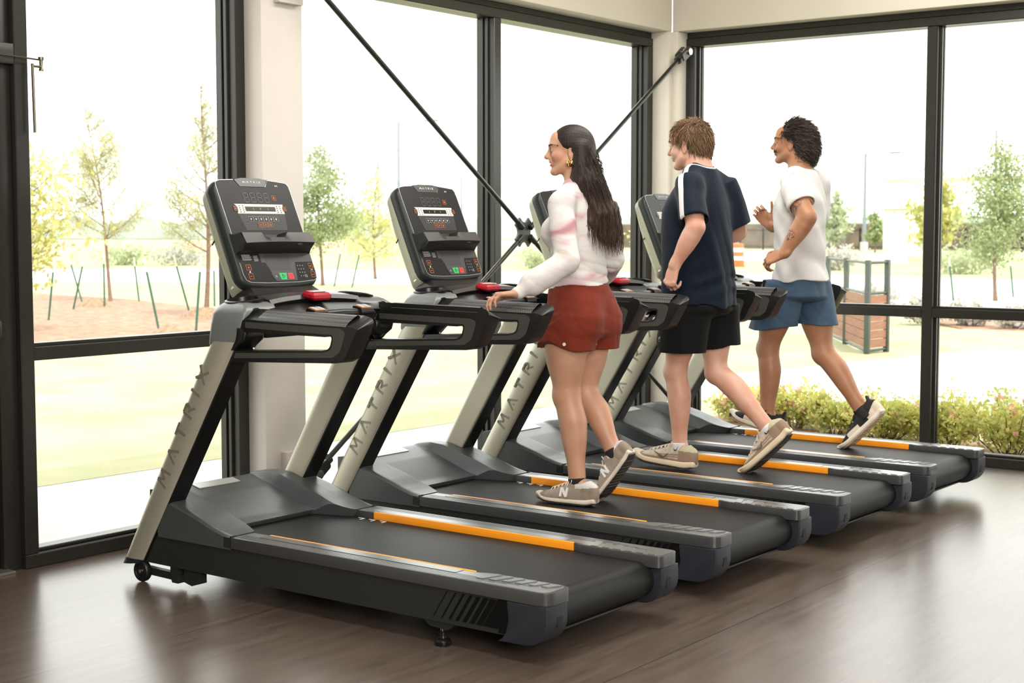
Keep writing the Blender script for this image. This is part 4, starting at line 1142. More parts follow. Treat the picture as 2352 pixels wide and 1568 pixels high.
class Field:
    """a signed-distance volume; solids are blended in and the surface is meshed at the end"""
    def __init__(s, lo, hi, h):
        s.lo = np.asarray(lo, float); s.h = h
        s.n = np.ceil((np.asarray(hi, float) - s.lo) / h).astype(int) + 1
        s.d = np.full(s.n, 0.2, np.float32)
    def _view(s, lo, hi):
        i0 = np.clip(np.floor((np.asarray(lo) - s.lo) / s.h).astype(int), 0, s.n)
        i1 = np.clip(np.ceil((np.asarray(hi) - s.lo) / s.h).astype(int) + 1, 0, s.n)
        if (i1 <= i0).any(): return None, None
        ax = [np.float32(s.lo[k] + s.h * np.arange(i0[k], i1[k])) for k in range(3)]
        P = np.stack(np.meshgrid(*ax, indexing='ij'), -1)
        return P, tuple(slice(a, b) for a, b in zip(i0, i1))
    def put(s, prim, k=0.01, op='add'):
        fn, lo, hi = prim
        m = max(k * 1.6, 3 * s.h)
        P, sl = s._view(np.asarray(lo) - m, np.asarray(hi) + m)
        if P is None: return s
        b = fn(P).astype(np.float32); a = s.d[sl]
        if op == 'sub':
            b = -b
            hh = np.clip(0.5 - 0.5 * (b - a) / k, 0, 1) if k else (b > a) * 0.0
            s.d[sl] = np.maximum(a, b) if not k else a * hh + b * (1 - hh) + k * hh * (1 - hh)
        elif k:
            hh = np.clip(0.5 + 0.5 * (b - a) / k, 0, 1)
            s.d[sl] = b + (a - b) * hh - k * hh * (1 - hh)
        else:
            s.d[sl] = np.minimum(a, b)
        return s
    def warp(s, fn, lo=None, hi=None):
        """add a displacement (folds) to the whole field"""
        P, sl = s._view(s.lo if lo is None else lo, s.lo + s.h * s.n if hi is None else hi)
        near = np.abs(s.d[sl]) < 0.05
        q = P[near]
        d = s.d[sl]; d[near] += fn(q).astype(np.float32); s.d[sl] = d
        return s
    def cut(s, p, nrm, r=0.0):
        """remove everything on the side nrm points to"""
        P, sl = s._view(s.lo, s.lo + s.h * s.n)
        nrm = unit(nrm)
        s.d = np.maximum(s.d, ((P - np.float32(p)) @ np.float32(nrm)).astype(np.float32))
        return s
    def copy(s):
        c = Field.__new__(Field); c.lo, c.h, c.n, c.d = s.lo, s.h, s.n, s.d.copy(); return c
    def surface(s):
        """surface points and outward normals"""
        v, _ = s.mesh()
        e = s.h
        g = np.stack([s.sample(v + e * np.eye(3)[k]) - s.sample(v - e * np.eye(3)[k]) for k in range(3)], 1)
        return v, g / (np.linalg.norm(g, axis=1)[:, None] + 1e-9)
    def sample(s, P):
        i = np.clip(np.rint((P - np.float32(s.lo)) / np.float32(s.h)).astype(int), 0, s.n - 1)
        return s.d[i[..., 0], i[..., 1], i[..., 2]]
    def tuck(s, G, lo, hi, m=.007):
        """keep this body inside the garment G within a box"""
        P, sl = s._view(np.maximum(lo, G.lo), np.minimum(hi, G.lo + G.h * (G.n - 1)))
        if P is None: return
        g = G.sample(P)
        s.d[sl] = np.maximum(s.d[sl], (g + m).astype(np.float32))
    def mesh(s):
        d, h = s.d, s.h
        ins = d < 0
        c = ins[:-1, :-1, :-1].astype(np.int8)
        for o in ((1, 0, 0), (0, 1, 0), (0, 0, 1), (1, 1, 0), (1, 0, 1), (0, 1, 1), (1, 1, 1)):
            c = c + ins[o[0]:d.shape[0] - 1 + o[0], o[1]:d.shape[1] - 1 + o[1], o[2]:d.shape[2] - 1 + o[2]]
        act = np.argwhere((c > 0) & (c < 8))
        idx = np.full(c.shape, -1, np.int32); idx[tuple(act.T)] = np.arange(len(act))
        acc = np.zeros((len(act), 3)); cnt = np.zeros(len(act))
        cor = [(i, j, k) for i in (0, 1) for j in (0, 1) for k in (0, 1)]
        val = {q: d[act[:, 0] + q[0], act[:, 1] + q[1], act[:, 2] + q[2]] for q in cor}
        for q in cor:
            for a in range(3):
                if q[a]: continue
                w = list(q); w[a] = 1; w = tuple(w)
                va, vb = val[q], val[w]
                m = (va < 0) != (vb < 0)
                t = va[m] / (va[m] - vb[m])
                p = np.tile(np.array(q, float), (m.sum(), 1)); p[:, a] += t
                acc[m] += p; cnt[m] += 1
        V = s.lo + h * (act + acc / cnt[:, None])
        F = []
        for a in range(3):
            b, e = (a + 1) % 3, (a + 2) % 3
            n0 = [slice(None)] * 3; n1 = [slice(None)] * 3
            n0[a] = slice(0, -1); n1[a] = slice(1, None)
            A, B = ins[tuple(n0)], ins[tuple(n1)]
            g = np.argwhere(A != B)
            ok = (g[:, b] > 0) & (g[:, e] > 0) & (g[:, b] < d.shape[b] - 1) & (g[:, e] < d.shape[e] - 1)
            g = g[ok]
            fl = A[tuple(g.T)]
            def ci(db, de):
                q = g.copy(); q[:, b] += db; q[:, e] += de
                return idx[tuple(q.T)]
            Q = np.stack([ci(-1, -1), ci(0, -1), ci(0, 0), ci(-1, 0)], 1)
            Q[~fl] = Q[~fl][:, ::-1]
            F.append(Q)
        F = np.concatenate(F)
        return V, F[(F >= 0).all(1)]

def limb(a, b, prof, side=(0, 1, 0), n=2.0, cap=1.0):
    """rounded solid between a and b. prof rows: t, half width, half depth[, offset along side, offset along depth]"""
    a, b = np.asarray(a, float), np.asarray(b, float)
    L = np.linalg.norm(b - a); z = (b - a) / L
    u = np.asarray(side, float); u = unit(u - z * (u @ z)); v = np.cross(z, u)
    pr = np.array([tuple(p) + (0,) * (5 - len(p)) for p in prof], float)
    if len(pr) >= 4:                                         # soften the profile's kinks
        tt = np.linspace(pr[0, 0], pr[-1, 0], 81); w_ = np.hanning(15)[1:-1]; w_ /= w_.sum(); cols = [tt]
        for k_ in range(1, 5):
            y_ = np.interp(tt, pr[:, 0], pr[:, k_]); e_ = len(w_) // 2
            yp = np.concatenate([2 * y_[0] - y_[e_:0:-1], y_, 2 * y_[-1] - y_[-2:-e_ - 2:-1]])
            cols.append(np.convolve(yp, w_, 'valid'))
        pr = np.stack(cols, 1)
        pr[:, 1:3] = np.maximum(pr[:, 1:3], 1e-3)
    R = np.stack([u, v, z], 1).astype(np.float32); a32 = np.float32(a)
    def fn(P):
        q = (P - a32) @ R
        t = q[..., 2] / np.float32(L); tc = np.clip(t, pr[0, 0], pr[-1, 0])
        w = np.interp(tc, pr[:, 0], pr[:, 1]); d = np.interp(tc, pr[:, 0], pr[:, 2])
        x = np.abs(q[..., 0] - np.interp(tc, pr[:, 0], pr[:, 3])); y = np.abs(q[..., 1] - np.interp(tc, pr[:, 0], pr[:, 4]))
        e = np.abs(t - tc) * L / cap
        m = np.minimum(w, d)
        if n == 2.0: r = np.sqrt((x / w) ** 2 + (y / d) ** 2 + (e / m) ** 2)
        else: r = ((x / w) ** n + (y / d) ** n + (e / m) ** n) ** (1 / n)
        g = np.sqrt((x / (w * w)) ** 2 + (y / (d * d)) ** 2 + (e / (m * m)) ** 2) + 1e-6
        return np.where(r < 0.3, (r - 1) * m, np.clip(r * (r - 1) / g, -0.2, 0.5)) if n == 2.0 else (r - 1) * m
    rad = float(max(pr[:, 1].max() + np.abs(pr[:, 3]).max(), pr[:, 2].max() + np.abs(pr[:, 4]).max()))
    return fn, np.minimum(a, b) - rad, np.maximum(a, b) + rad

def cone(a, b, ra, rb):
    a, b = np.asarray(a, float), np.asarray(b, float)
    ab = b - a; L2 = ab @ ab
    def fn(P):
        q = P - np.float32(a)
        t = np.clip(q @ np.float32(ab) / L2, 0, 1)
        return np.sqrt(((q - t[..., None] * np.float32(ab)) ** 2).sum(-1)) - (ra + t * (rb - ra))
    r = max(ra, rb)
    return fn, np.minimum(a, b) - r, np.maximum(a, b) + r

def ell(c, r, R=None):
    """ellipsoid; R rows are its axes"""
    c = np.asarray(c, float); r = np.asarray(r, float)
    M = (np.eye(3) if R is None else np.asarray(R, float))
    def fn(P):
        q = (P - np.float32(c)) @ np.float32(M.T)
        k0 = np.sqrt(((q / np.float32(r)) ** 2).sum(-1)); k1 = np.sqrt(((q / np.float32(r * r)) ** 2).sum(-1)) + 1e-6
        return k0 * (k0 - 1) / k1
    ext = float(r.max())
    return fn, c - ext, c + ext

def field_object(name, F, mats, parent, loc, fmat=None, smooth=180, attrs=None):
    v, f = F.mesh()
    me = D.meshes.new(name)
    me.vertices.add(len(v)); me.vertices.foreach_set('co', (v - np.asarray(loc)).astype(np.float32).ravel())
    me.loops.add(f.size); me.loops.foreach_set('vertex_index', f.astype(np.int32).ravel())
    me.polygons.add(len(f)); me.polygons.foreach_set('loop_start', np.arange(0, f.size, 4, dtype=np.int32))
    if not isinstance(mats, (list, tuple)): mats = [mats]
    for m in mats: me.materials.append(m)
    if fmat is not None:
        me.polygons.foreach_set('material_index', fmat(v[f].mean(1)).astype(np.int32))
    me.update(calc_edges=True); me.validate()
    for k, fn in (attrs or {}).items():
        at = me.attributes.new(k, 'FLOAT', 'POINT'); at.data.foreach_set('value', fn(v).astype(np.float32))
    me.polygons.foreach_set('use_smooth', np.ones(len(me.polygons), bool))
    if smooth < 180: me.set_sharp_from_angle(angle=math.radians(smooth))
    return link(D.objects.new(name, me), parent)

def add_mask(m, attr, col, soft=.001, amount=1.0):
    """the material takes another colour where the mesh attribute (a distance) is negative"""
    N, L = m.node_tree.nodes, m.node_tree.links; b = N['Principled BSDF']
    a = N.new('ShaderNodeAttribute'); a.attribute_name = attr
    r = N.new('ShaderNodeMapRange'); r.inputs[1].default_value = soft; r.inputs[2].default_value = -soft; r.inputs[4].default_value = amount
    L.new(a.outputs['Fac'], r.inputs[0])
    mx = N.new('ShaderNodeMix'); mx.data_type = 'RGBA'; mx.inputs[7].default_value = (*col, 1)
    L.new(r.outputs[0], mx.inputs[0])
    bc = b.inputs['Base Color']
    if bc.links: L.new(bc.links[0].from_socket, mx.inputs[6])
    else: mx.inputs[6].default_value = bc.default_value
    L.new(mx.outputs[2], bc)

def ell_d(H, c, r):
    """distance to an ellipsoid patch in head coordinates, mirrored left and right"""
    c, r = np.array(c), np.array(r)
    def fn(v):
        q = H.inv(v); q[:, 1] = np.abs(q[:, 1])
        return (np.sqrt((((q - c) / r) ** 2).sum(1)) - 1) * r.min()
    return fn

class Frame:
    """a local frame: forward f, left l, up u round a centre"""
    def __init__(s, c, f, u=(0, 0, 1), k=1.0):
        s.c = np.asarray(c, float); s.f = unit(f)
        u = np.asarray(u, float); s.u = unit(u - s.f * (u @ s.f)); s.l = np.cross(s.u, s.f); s.k = k
        s.R = np.stack([s.f, s.l, s.u])
    def __call__(s, a, b, c): return s.c + s.k * (a * s.f + b * s.l + c * s.u)
    def inv(s, P): return ((np.asarray(P) - s.c) @ s.R.T) / s.k

def head(F, H, male=True, jaw=0.0, smile=0.0, nose=1.0):
    """head about 0.23 high; H at the middle of the skull, level with the eyes' upper edge"""
    k = H.k
    E = lambda c, r: ell(H(*c), np.array(r) * k, H.R)
    C = lambda a, b, ra, rb: cone(H(*a), H(*b), ra * k, rb * k)
    F.put(E((-.012, 0, .030), (.098, .077, .086)), .02 * k)
    F.put(E((.022, 0, -.030), (.068, .062, .082)), .02 * k)
    F.put(C((.012, .053, -.058), (.064, .020, -.100), .020, .017), .02 * k)
    F.put(C((.012, -.053, -.058), (.064, -.020, -.100), .020, .017), .02 * k)
    F.put(E((.073, 0, -.101), (.019, .023 + (.004 if male else 0), .018)), .016 * k)
    for s in (-1, 1):
        F.put(E((.058, s * .040, -.030 + .006 * smile), (.028, .022, .024)), .02 * k)
        F.put(C((.078, s * .042, .022), (.091, s * .010, .020), .010, .010), .014 * k)
    F.put(E((.068, 0, .048), (.026, .045, .036)), .03 * k)                     # forehead
    for s in (-1, 1):
        F.put(ell(H(.101, s * .032, .002), np.array((.016, .019, .013)) * k, H.R), .012 * k, 'sub')
        F.put(E((.0765, s * .032, .002), (.0155, .0165, .0135)), .004 * k)
        F.put(C((.083, s * .022, .009), (.079, s * .043, .008), .0055, .005), .005 * k)      # upper lid
    F.put(C((.090, 0, .010), (.090 + .024 * nose, 0, -.030), .0085, .0115), .012 * k)
    F.put(E((.091 + .025 * nose, 0, -.032), (.011, .0115, .010)), .008 * k)
    for s in (-1, 1): F.put(E((.094, s * .013, -.037), (.011, .0075, .0085)), .008 * k)
    F.put(E((.084, 0, -.058), (.015, .026, .016)), .014 * k)
    F.put(E((.0905 - .003 * smile, 0, -.0575), (.0085, .023 + .007 * smile, .0052)), .006 * k)
    F.put(E((.0885 - .003 * smile, 0, -.0700), (.0085, .019 + .006 * smile, .0062)), .006 * k)
    if smile:
        F.put(E((.0980, 0, -.0635), (.010, .024, .0040)), .003 * k, 'sub')
        for s in (-1, 1): F.put(E((.083, s * .029, -.0585), (.011, .0045, .0075)), .006 * k, 'sub')
    else:
        F.put(E((.103, 0, -.0635), (.012, .024, .0016)), .003 * k, 'sub')
    for s in (-1, 1):                                                          # ears
        e = np.stack([unit(H.f * .96 - H.l * s * .28), unit(H.l * s * .96 + H.f * .28), H.u])
        F.put(ell(H(-.006, s * .080, -.012), np.array((.0185, .0075, .031)) * k, e), .006 * k)
        F.put(ell(H(-.001, s * .0895, -.006), np.array((.0115, .0085, .019)) * k, e), .003 * k, 'sub')
        F.put(ell(H(.004, s * .086, -.016), np.array((.006, .006, .008)) * k, e), .003 * k, 'sub')
        F.put(E((-.004, s * .078, -.038), (.009, .007, .009)), .005 * k)

def hand(F, w, d, pn, thumb, curl=(.3, .3, .35, .4), size=1.0, tcurl=.3, tout=.8, spread=0.10, wrist_r=.027):
    """w wrist, d towards the knuckles, pn where the palm faces, thumb the thumb's side"""
    d = unit(d); pn = np.asarray(pn, float); pn = unit(pn - d * (pn @ d)); s = unit(np.cross(d, pn))
    if s @ np.asarray(thumb, float) < 0: s = -s
    S = size
    P = lambda a, b, c: np.asarray(w, float) + S * (a * d + b * s + c * pn)
    F.put(limb(P(-.01, 0, 0), P(.088, 0, 0), [(0, .027 * S, .019 * S), (.35, .034 * S, .0165 * S), (.75, .040 * S, .0145 * S), (1, .039 * S, .012 * S)], side=s, n=2.4, cap=1.6), .012)
    F.put(ell(P(.035, .026, .010), np.array((.030, .016, .015)) * S, np.stack([unit(d + .35 * s), unit(s - .35 * d), pn])), .010)
    base = [(.088, .030), (.094, .0105), (.090, -.0095), (.081, -.0280)]
    lens = [(.042, .025, .020), (.046, .029, .021), (.042, .027, .020), (.033, .020, .018)]
    tips = []
    for i in range(4):
        q = P(base[i][0], base[i][1], 0.0)
        F.put(ell(q - pn * .004 * S, np.array((.0105, .0095, .0105)) * S), .005)
        ang = (1.5 - i) * spread; c = curl[i]
        fd = unit(d * math.cos(ang) + s * math.sin(ang)); fp = pn
        for j, (L, g) in enumerate(zip(lens[i], (1.0, 1.25, .85))):
            th = c * g * 1.35
            fd, fp = unit(fd * math.cos(th) + fp * math.sin(th)), unit(fp * math.cos(th) - fd * math.sin(th))
            q2 = q + fd * L * S
            r0, r1 = (.0088 - .0009 * j) * S, (.0080 - .0009 * j) * S
            if i == 3: r0, r1 = r0 * .88, r1 * .88
            F.put(cone(q, q2, r0, r1), .0035)
            q = q2
        tips.append(q)
    q = P(.022, .026, .006)
    dd = unit(d * .75 + s * tout + pn * tcurl * .6)
    for L, r0, r1, bend in ((.042, .0125, .0108, 0), (.032, .0105, .0095, tcurl * .5), (.025, .0095, .0078, tcurl * .5)):
        dd = unit(dd + pn * bend - s * bend * .5 + d * .12)
        q2 = q + dd * L * S; F.put(cone(q, q2, r0 * S, r1 * S), .004); q = q2
    tips.append(q)
    return tips

def strands(name, paths, r0, m, parent, loc, sides=4, flat=0.55, smooth=180):
    """tapering locks along 3D paths (each an array of points)"""
    vs, fs = [], []; o = 0
    ang = np.arange(sides) * 2 * PI / sides
    for i, p in enumerate(paths):
        p = np.asarray(p, float); n = len(p)
        t = np.gradient(p, axis=0); t /= np.linalg.norm(t, axis=1)[:, None] + 1e-9
        ref = np.array([.31, .53, .79]) if i % 2 else np.array([.7, -.2, .3])
        x = np.cross(t, ref); x /= np.linalg.norm(x, axis=1)[:, None] + 1e-9
        y = np.cross(t, x)
        rr = (r0[i] if hasattr(r0, '__len__') else r0) * np.minimum(1, np.linspace(1.0, 0.12, n) * 1.6)
        rr[0] *= .7
        ring = p[:, None, :] + rr[:, None, None] * (x[:, None, :] * np.cos(ang)[None, :, None] + y[:, None, :] * (np.sin(ang) * flat)[None, :, None])
        vs.append(ring.reshape(-1, 3))
        a = o + np.arange(n - 1)[:, None] * sides + np.arange(sides)[None, :]
        b = o + np.arange(n - 1)[:, None] * sides + (np.arange(sides)[None, :] + 1) % sides
        fs.append(np.stack([a, b, b + sides, a + sides], -1).reshape(-1, 4))
        o += n * sides
    v = np.concatenate(vs) - np.asarray(loc); f = np.concatenate(fs)
    me = D.meshes.new(name)
    me.vertices.add(len(v)); me.vertices.foreach_set('co', v.astype(np.float32).ravel())
    me.loops.add(f.size); me.loops.foreach_set('vertex_index', f.astype(np.int32).ravel())
    me.polygons.add(len(f)); me.polygons.foreach_set('loop_start', np.arange(0, f.size, 4, dtype=np.int32))
    me.materials.append(m); me.update(calc_edges=True); me.validate()
    me.polygons.foreach_set('use_smooth', np.ones(len(me.polygons), bool))
    return link(D.objects.new(name, me), parent)

def hair_mat(name, a, b, rough=0.38):
    m, nt, bs = new_mat(name)
    N, L = nt.nodes, nt.links
    g = N.new('ShaderNodeNewGeometry'); mx = N.new('ShaderNodeMix'); mx.data_type = 'RGBA'
    mx.inputs[6].default_value = (*a, 1); mx.inputs[7].default_value = (*b, 1)
    pw = N.new('ShaderNodeMath'); pw.operation = 'POWER'; pw.inputs[1].default_value = 1.6
    L.new(g.outputs['Random Per Island'], pw.inputs[0]); L.new(pw.outputs[0], mx.inputs[0]); L.new(mx.outputs[2], bs.inputs['Base Color'])
    bs.inputs['Roughness'].default_value = rough
    return m

def skin_mat(name, col, col2, rough=0.48):
    m = mat(name, col, rough, noise=1, nscale=9, col2=col2, bump=0.06, bscale=350)
    b = m.node_tree.nodes['Principled BSDF']
    b.inputs['Subsurface Weight'].default_value = 0.12
    b.inputs['Subsurface Radius'].default_value = (0.012, 0.005, 0.003)
    b.inputs['Subsurface Scale'].default_value = 1.0
    return m

def surf(F, p, d, reach=.04):
    """where the ray from inside p along d leaves the solid F"""
    d = unit(d); t = np.linspace(-reach, reach, 160)
    q = np.asarray(p)[None] + d[None] * t[:, None]
    inside = np.nonzero(F.sample(q) < 0)[0]
    return q[inside[-1]] if len(inside) else np.asarray(p)

def face_details(H, parent, loc, brow_m, iris=(.03, .018, .01), brow=1.0, F=None, lash=.8):
    k = H.k
    for s in (1, -1):
        e = MB().lathe([(.0001, -.0128), (.006, -.0113), (.0115, -.006), (.0128, 0), (.0115, .006), (.0075, .0104)], (0, 0, 0), 0, 18)
        e.lathe([(.0075, .0104), (.006, .0114), (.0001, .0126)], (0, 0, 0), 0, 18, mi=1)
        o = e.obj('eye', [M_eyewhite, mat('iris', iris, .15) if 'iris' not in D.materials else D.materials['iris']], parent, smooth=180)
        c = H(.0805, s * .0325, .0005)
        o.matrix_local = Matrix.Translation(Vector(c - np.asarray(loc))) @ Matrix(np.stack([H.f, H.l, H.u], 1).tolist()).to_4x4() @ Matrix.Scale(k * .98, 4)
        rng = np.random.default_rng(3); pp = []
        for i in range(95):
            t = rng.random() ** 1.15; b0 = .012 + t * .029
            dr = H.f * math.cos(t * 1.0) + H.l * s * math.sin(t * 1.0)
            z = .020 + .007 * math.sin(t * 2.5) - .004 * t + rng.normal() * .0013
            p0 = surf(F, H(.07 - .02 * t, s * b0, z), dr) - dr * .0005
            p1 = p0 + H.l * s * .007 - H.f * .004 * t + H.u * (.003 - .004 * t) + dr * .0012
            pp.append([p0, (p0 + p1) / 2 + dr * .001, p1])
        strands('eyebrow', pp, .0009 * brow, brow_m, parent, loc, sides=3, flat=1)
        pp = []
        for i in range(34):
            t = i / 33; a = -.7 + 1.3 * t
            c0 = c + k * (.0132 * math.cos(a) * math.cos(.35) * H.f + .0138 * s * math.sin(a) * H.l + .0132 * math.sin(.35) * H.u)
            pp.append([c0 - H.f * .001, c0 + H.f * .0020 * k + H.u * .0003, c0 + k * (H.f * .0036 + H.u * .0022 + H.l * s * .002 * (t - .3))])
        strands('eyelash', pp, .0009 * lash, brow_m, parent, loc, sides=3, flat=1)
M_eyewhite = mat('eye_white', (.50, .47, .45), .3)

def shoe(parent, loc, heel, fdir, up, L, mats, style, left):
    """heel: point under the back of the heel; fdir towards the toe; mats: upper, accent, midsole, outsole, lace, lining"""
    S = L / .285
    Fr = Frame(heel, fdir, up, S)
    ls = 1 if left else -1                                   # outer side of the foot is +l for the left foot
    up_m, acc, mid, outs, lace, lining = mats
    lo, hi = np.min([Fr(a, b, c) for a in (-.03, .32) for b in (-.07, .07) for c in (-.02, .17)], 0), np.max([Fr(a, b, c) for a in (-.03, .32) for b in (-.07, .07) for c in (-.02, .17)], 0)
    hs = {'classic': .028, 'runner': .038, 'wedge': .034}[style]
    U = Field(lo, hi, .0032)
    top = [(0.03, .026, .030, .105), (.10, .033, .034, .112), (.22, .036, .036, .108), (.36, .038, .037, .098), (.48, .042, .040, .084), (.62, .047, .046, .070), (.78, .048, .047, .056), (.90, .042, .042, .048), (.985, .022, .022, .036)]
    # sections across the shoe: half width, -, top height; the depth axis of limb() is z x side
    prof = []
    for t, w, _, h_ in top:
        cz = (h_ + .006) / 2; dz = (h_ - .006) / 2
        off = ls * -.004 * math.sin(max(0, t - .3) * 3)
        prof.append((t, w * S, dz * S, off * S, cz * S))
    a, b = Fr(0, 0, 0), Fr(.285, 0, 0)
    U.put(limb(a, b, prof, side=Fr.l, n=2.5, cap=1.4), .004)
    U.put(limb(Fr(.03, 0, .085), Fr(.095, 0, .092), [(0, .030 * S, .030 * S), (1, .031 * S, .024 * S)], side=Fr.l), .012)
    U.put(limb(Fr(.055, 0, .135), Fr(.062, 0, .085), [(0, .030 * S, .040 * S), (1, .026 * S, .034 * S)], side=Fr.l, cap=.5), .006, 'sub')
    if style == 'wedge':
        U.put(limb(Fr(.000, 0, .13), Fr(.012, 0, .08), [(0, .016 * S, .006 * S), (1, .022 * S, .010 * S)], side=Fr.l), .01)
    lace_zone = lambda q: (np.abs(q[:, 1]) < .016) & (q[:, 0] > .095) & (q[:, 0] < .20) & (q[:, 2] > .06)
    def um(c):
        q = Fr.inv(c); m = np.zeros(len(q), int)
        x, z, y = q[:, 0], q[:, 2], q[:, 1]
        if style == 'classic':
            m[(x < .045) & (z > .035)] = 1; m[(x < .075) & (z > .085 - x * .1)] = 2
            m[(x > .235) & (z < .075)] = 1
            m[lace_zone(q)] = 2
        elif style == 'runner':
            m[(x < .055) & (z < .085)] = 1; m[(x > .24)] = 1; m[(z < .044) & (x > .04) & (x < .24)] = 1
            m[(np.abs(z - .066 + .10 * (x - .05)) < .0035) & (x > .03) & (x < .15)] = 1
            m[(np.abs(z - .056 + .10 * (x - .05)) < .0028) & (x > .03) & (x < .16)] = 1
            m[(x < .05) & (z > .085)] = 2
        else:
            m[(x < .06) & (z < .075 - x * .5)] = 1
            m[(x > .12) & (x < .20) & (z < .052 - abs(1) * .0)] = 1
        return m
    sh = field_object('shoe', U, [up_m, acc, lining], parent, loc, um)
    def sole(name, z0, z1, grow, m, cutter=None):
        G = Field(lo, hi, .0032)
        spring = lambda t: .018 * max(0, t - .72) ** 2 / .0784 + (.006 * max(0, .06 - t) / .06)
        pr = []
        for t, w, _, h_ in [(-.02, .024, 0, 0)] + top + [(1.01, .016, 0, 0)]:
            zz0, zz1 = z0 + spring(t), z1 + spring(t) * .8
            if style == 'classic': zz1 += .010 * max(0, .35 - t)
            pr.append((t, (w + grow) * S, (zz1 - zz0) / 2 * S, ls * -.004 * math.sin(max(0, t - .3) * 3) * S, (zz0 + zz1) / 2 * S))
        G.put(limb(a, b, pr, side=Fr.l, n=4.0, cap=1.2), .0)
        if cutter: cutter(G)
        return field_object(name, G, m, sh, loc)
    def grooves(G):
        for x in np.linspace(.02, .27, 14):
            G.put(limb(Fr(x, -.07, .0), Fr(x, .07, .0), [(0, .0022, .005), (1, .0022, .005)], side=Fr.f), .0, 'sub')
    sole('midsole', .006, hs, .004, mid)
    sole('outsole', .0, .0075, .003, outs, grooves)
    # laces
    ls_m = MB()
    for i in range(5):
        x = .112 + i * .020; z = .101 - i * .0078
        for s in (-1, 1):
            ls_m.tube([Fr(x, s * .020, z - .008), Fr(x + .006, s * .008, z + .003), Fr(x + .016, -s * .010, z - .001), Fr(x + .02, -s * .020, z - .015)], .0028 * S, 6, flat=.6)
    for s in (-1, 1):
        pts = [Fr(.108, s * .002, .106), Fr(.100, s * .020, .118), Fr(.090, s * .036, .112), Fr(.098, s * .030, .098), Fr(.110, s * .006, .104)]
        pts = [np.array(p) for p in pts]; sm = []
        for j in range(len(pts) - 1):
            for u in np.linspace(0, 1, 5)[:-1]: sm.append(pts[j] * (1 - u) + pts[j + 1] * u)
        ls_m.tube(sm + [pts[-1]], .0024 * S, 6)
        ls_m.tube([Fr(.108, s * .002, .106), Fr(.112, s * .024, .104), Fr(.118, s * .040, .078)], .0022 * S, 6)
    lo_ = ls_m.obj('laces', lace, sh, smooth=180)
    for v in lo_.data.vertices: v.co = v.co - Vector(loc)
    return sh, Fr

def side_decal(name, Fr, sgn, polys, m, parent, loc, probe, off=.0012):
    """flat mark on the side of a shoe: polygons in (along, up), laid on the surface given by probe(x, z) -> half width"""
    mb = MB()
    for p in polys:
        A = [Fr(x, sgn * (probe(x, z) + off * .2), z) - np.asarray(loc) for x, z in p]
        B = [Fr(x, sgn * (probe(x, z) + off), z) - np.asarray(loc) for x, z in p]
        mb.rings([A, B])
    return mb.obj(name, m, parent, smooth=0)
# ================================================================== the three people
def cloth(*a, **k):
    k['spec'] = 0.15
    return mat(*a, **k)

def torso(F, a, b, prof, side, k=.02): F.put(limb(a, b, prof, side=side), k)

def leg(F, hip, knee, ank, th, kn, cf, an, side=(0, 1, 0), k=.025):
    hip, knee, ank = map(np.array, (hip, knee, ank))
    F.put(limb(hip, knee, [(-.05, th * 1.04, th * 1.10), (.25, th, th * 1.06, 0, 0), (.6, th * .86, th * .90, 0, -.004), (.85, kn * 1.05, kn * 1.06, 0, -.004), (1.0, kn * .98, kn * 1.0, 0, -.006)], side=side), k)
    F.put(limb(knee, ank, [(0, kn * .95, kn * .98, 0, -.004), (.12, kn * .96, kn * 1.0, 0, .002), (.30, cf, cf * 1.04, 0, .012), (.5, cf * .88, cf * .93, 0, .010), (.75, an * 1.12, an * 1.18, 0, .004), (1.0, an * .92, an * 1.12)], side=side), .02)
    d = np.cross(unit(ank - knee), unit(side)); 
    F.put(ell(knee - d * .018 * (kn / .055), (kn * .62, kn * .62, kn * .8)), .03)          # kneecap

def arm(F, sh, el, wr, r_up, r_fo, r_wr, side=(1, 0, 0), k=.02):
    sh, el, wr = map(np.array, (sh, el, wr))
    F.put(limb(sh, el, [(-.02, r_up * 1.08, r_up * 1.1), (.3, r_up * 1.05, r_up * 1.1), (.6, r_up * .98, r_up), (.9, r_up * .82, r_up * .86), (1, r_up * .78, r_up * .82)], side=side), k)
    F.put(limb(el, wr, [(0, r_fo * .92, r_fo * .9), (.2, r_fo * 1.04, r_fo), (.45, r_fo * .95, r_fo * .9), (.8, r_wr * 1.12, r_wr * .95), (1, r_wr, r_wr * .82)], side=side), .018)

def folds(terms):
    def fn(q):
        d = np.zeros(len(q))
        for v, fr, amp, w, wf in terms:
            v = np.asarray(v, float)
            ph = q @ v * fr + w * np.sin(q @ np.array([3.1, 2.3, 5.7]) * wf) + w * .6 * np.sin(q @ np.array([-6.3, 8.1, 2.2]) * wf * .7)
            m = .55 + .45 * np.sin(q @ np.array([7.7, -5.1, 4.3]) * wf * .8 + fr)
            d += amp * m * (1 - 2 * np.abs(np.sin(ph)) ** .8)
        return d
    return fn

def rand_fill(rng, n, f): return [f(rng) for _ in range(n)]

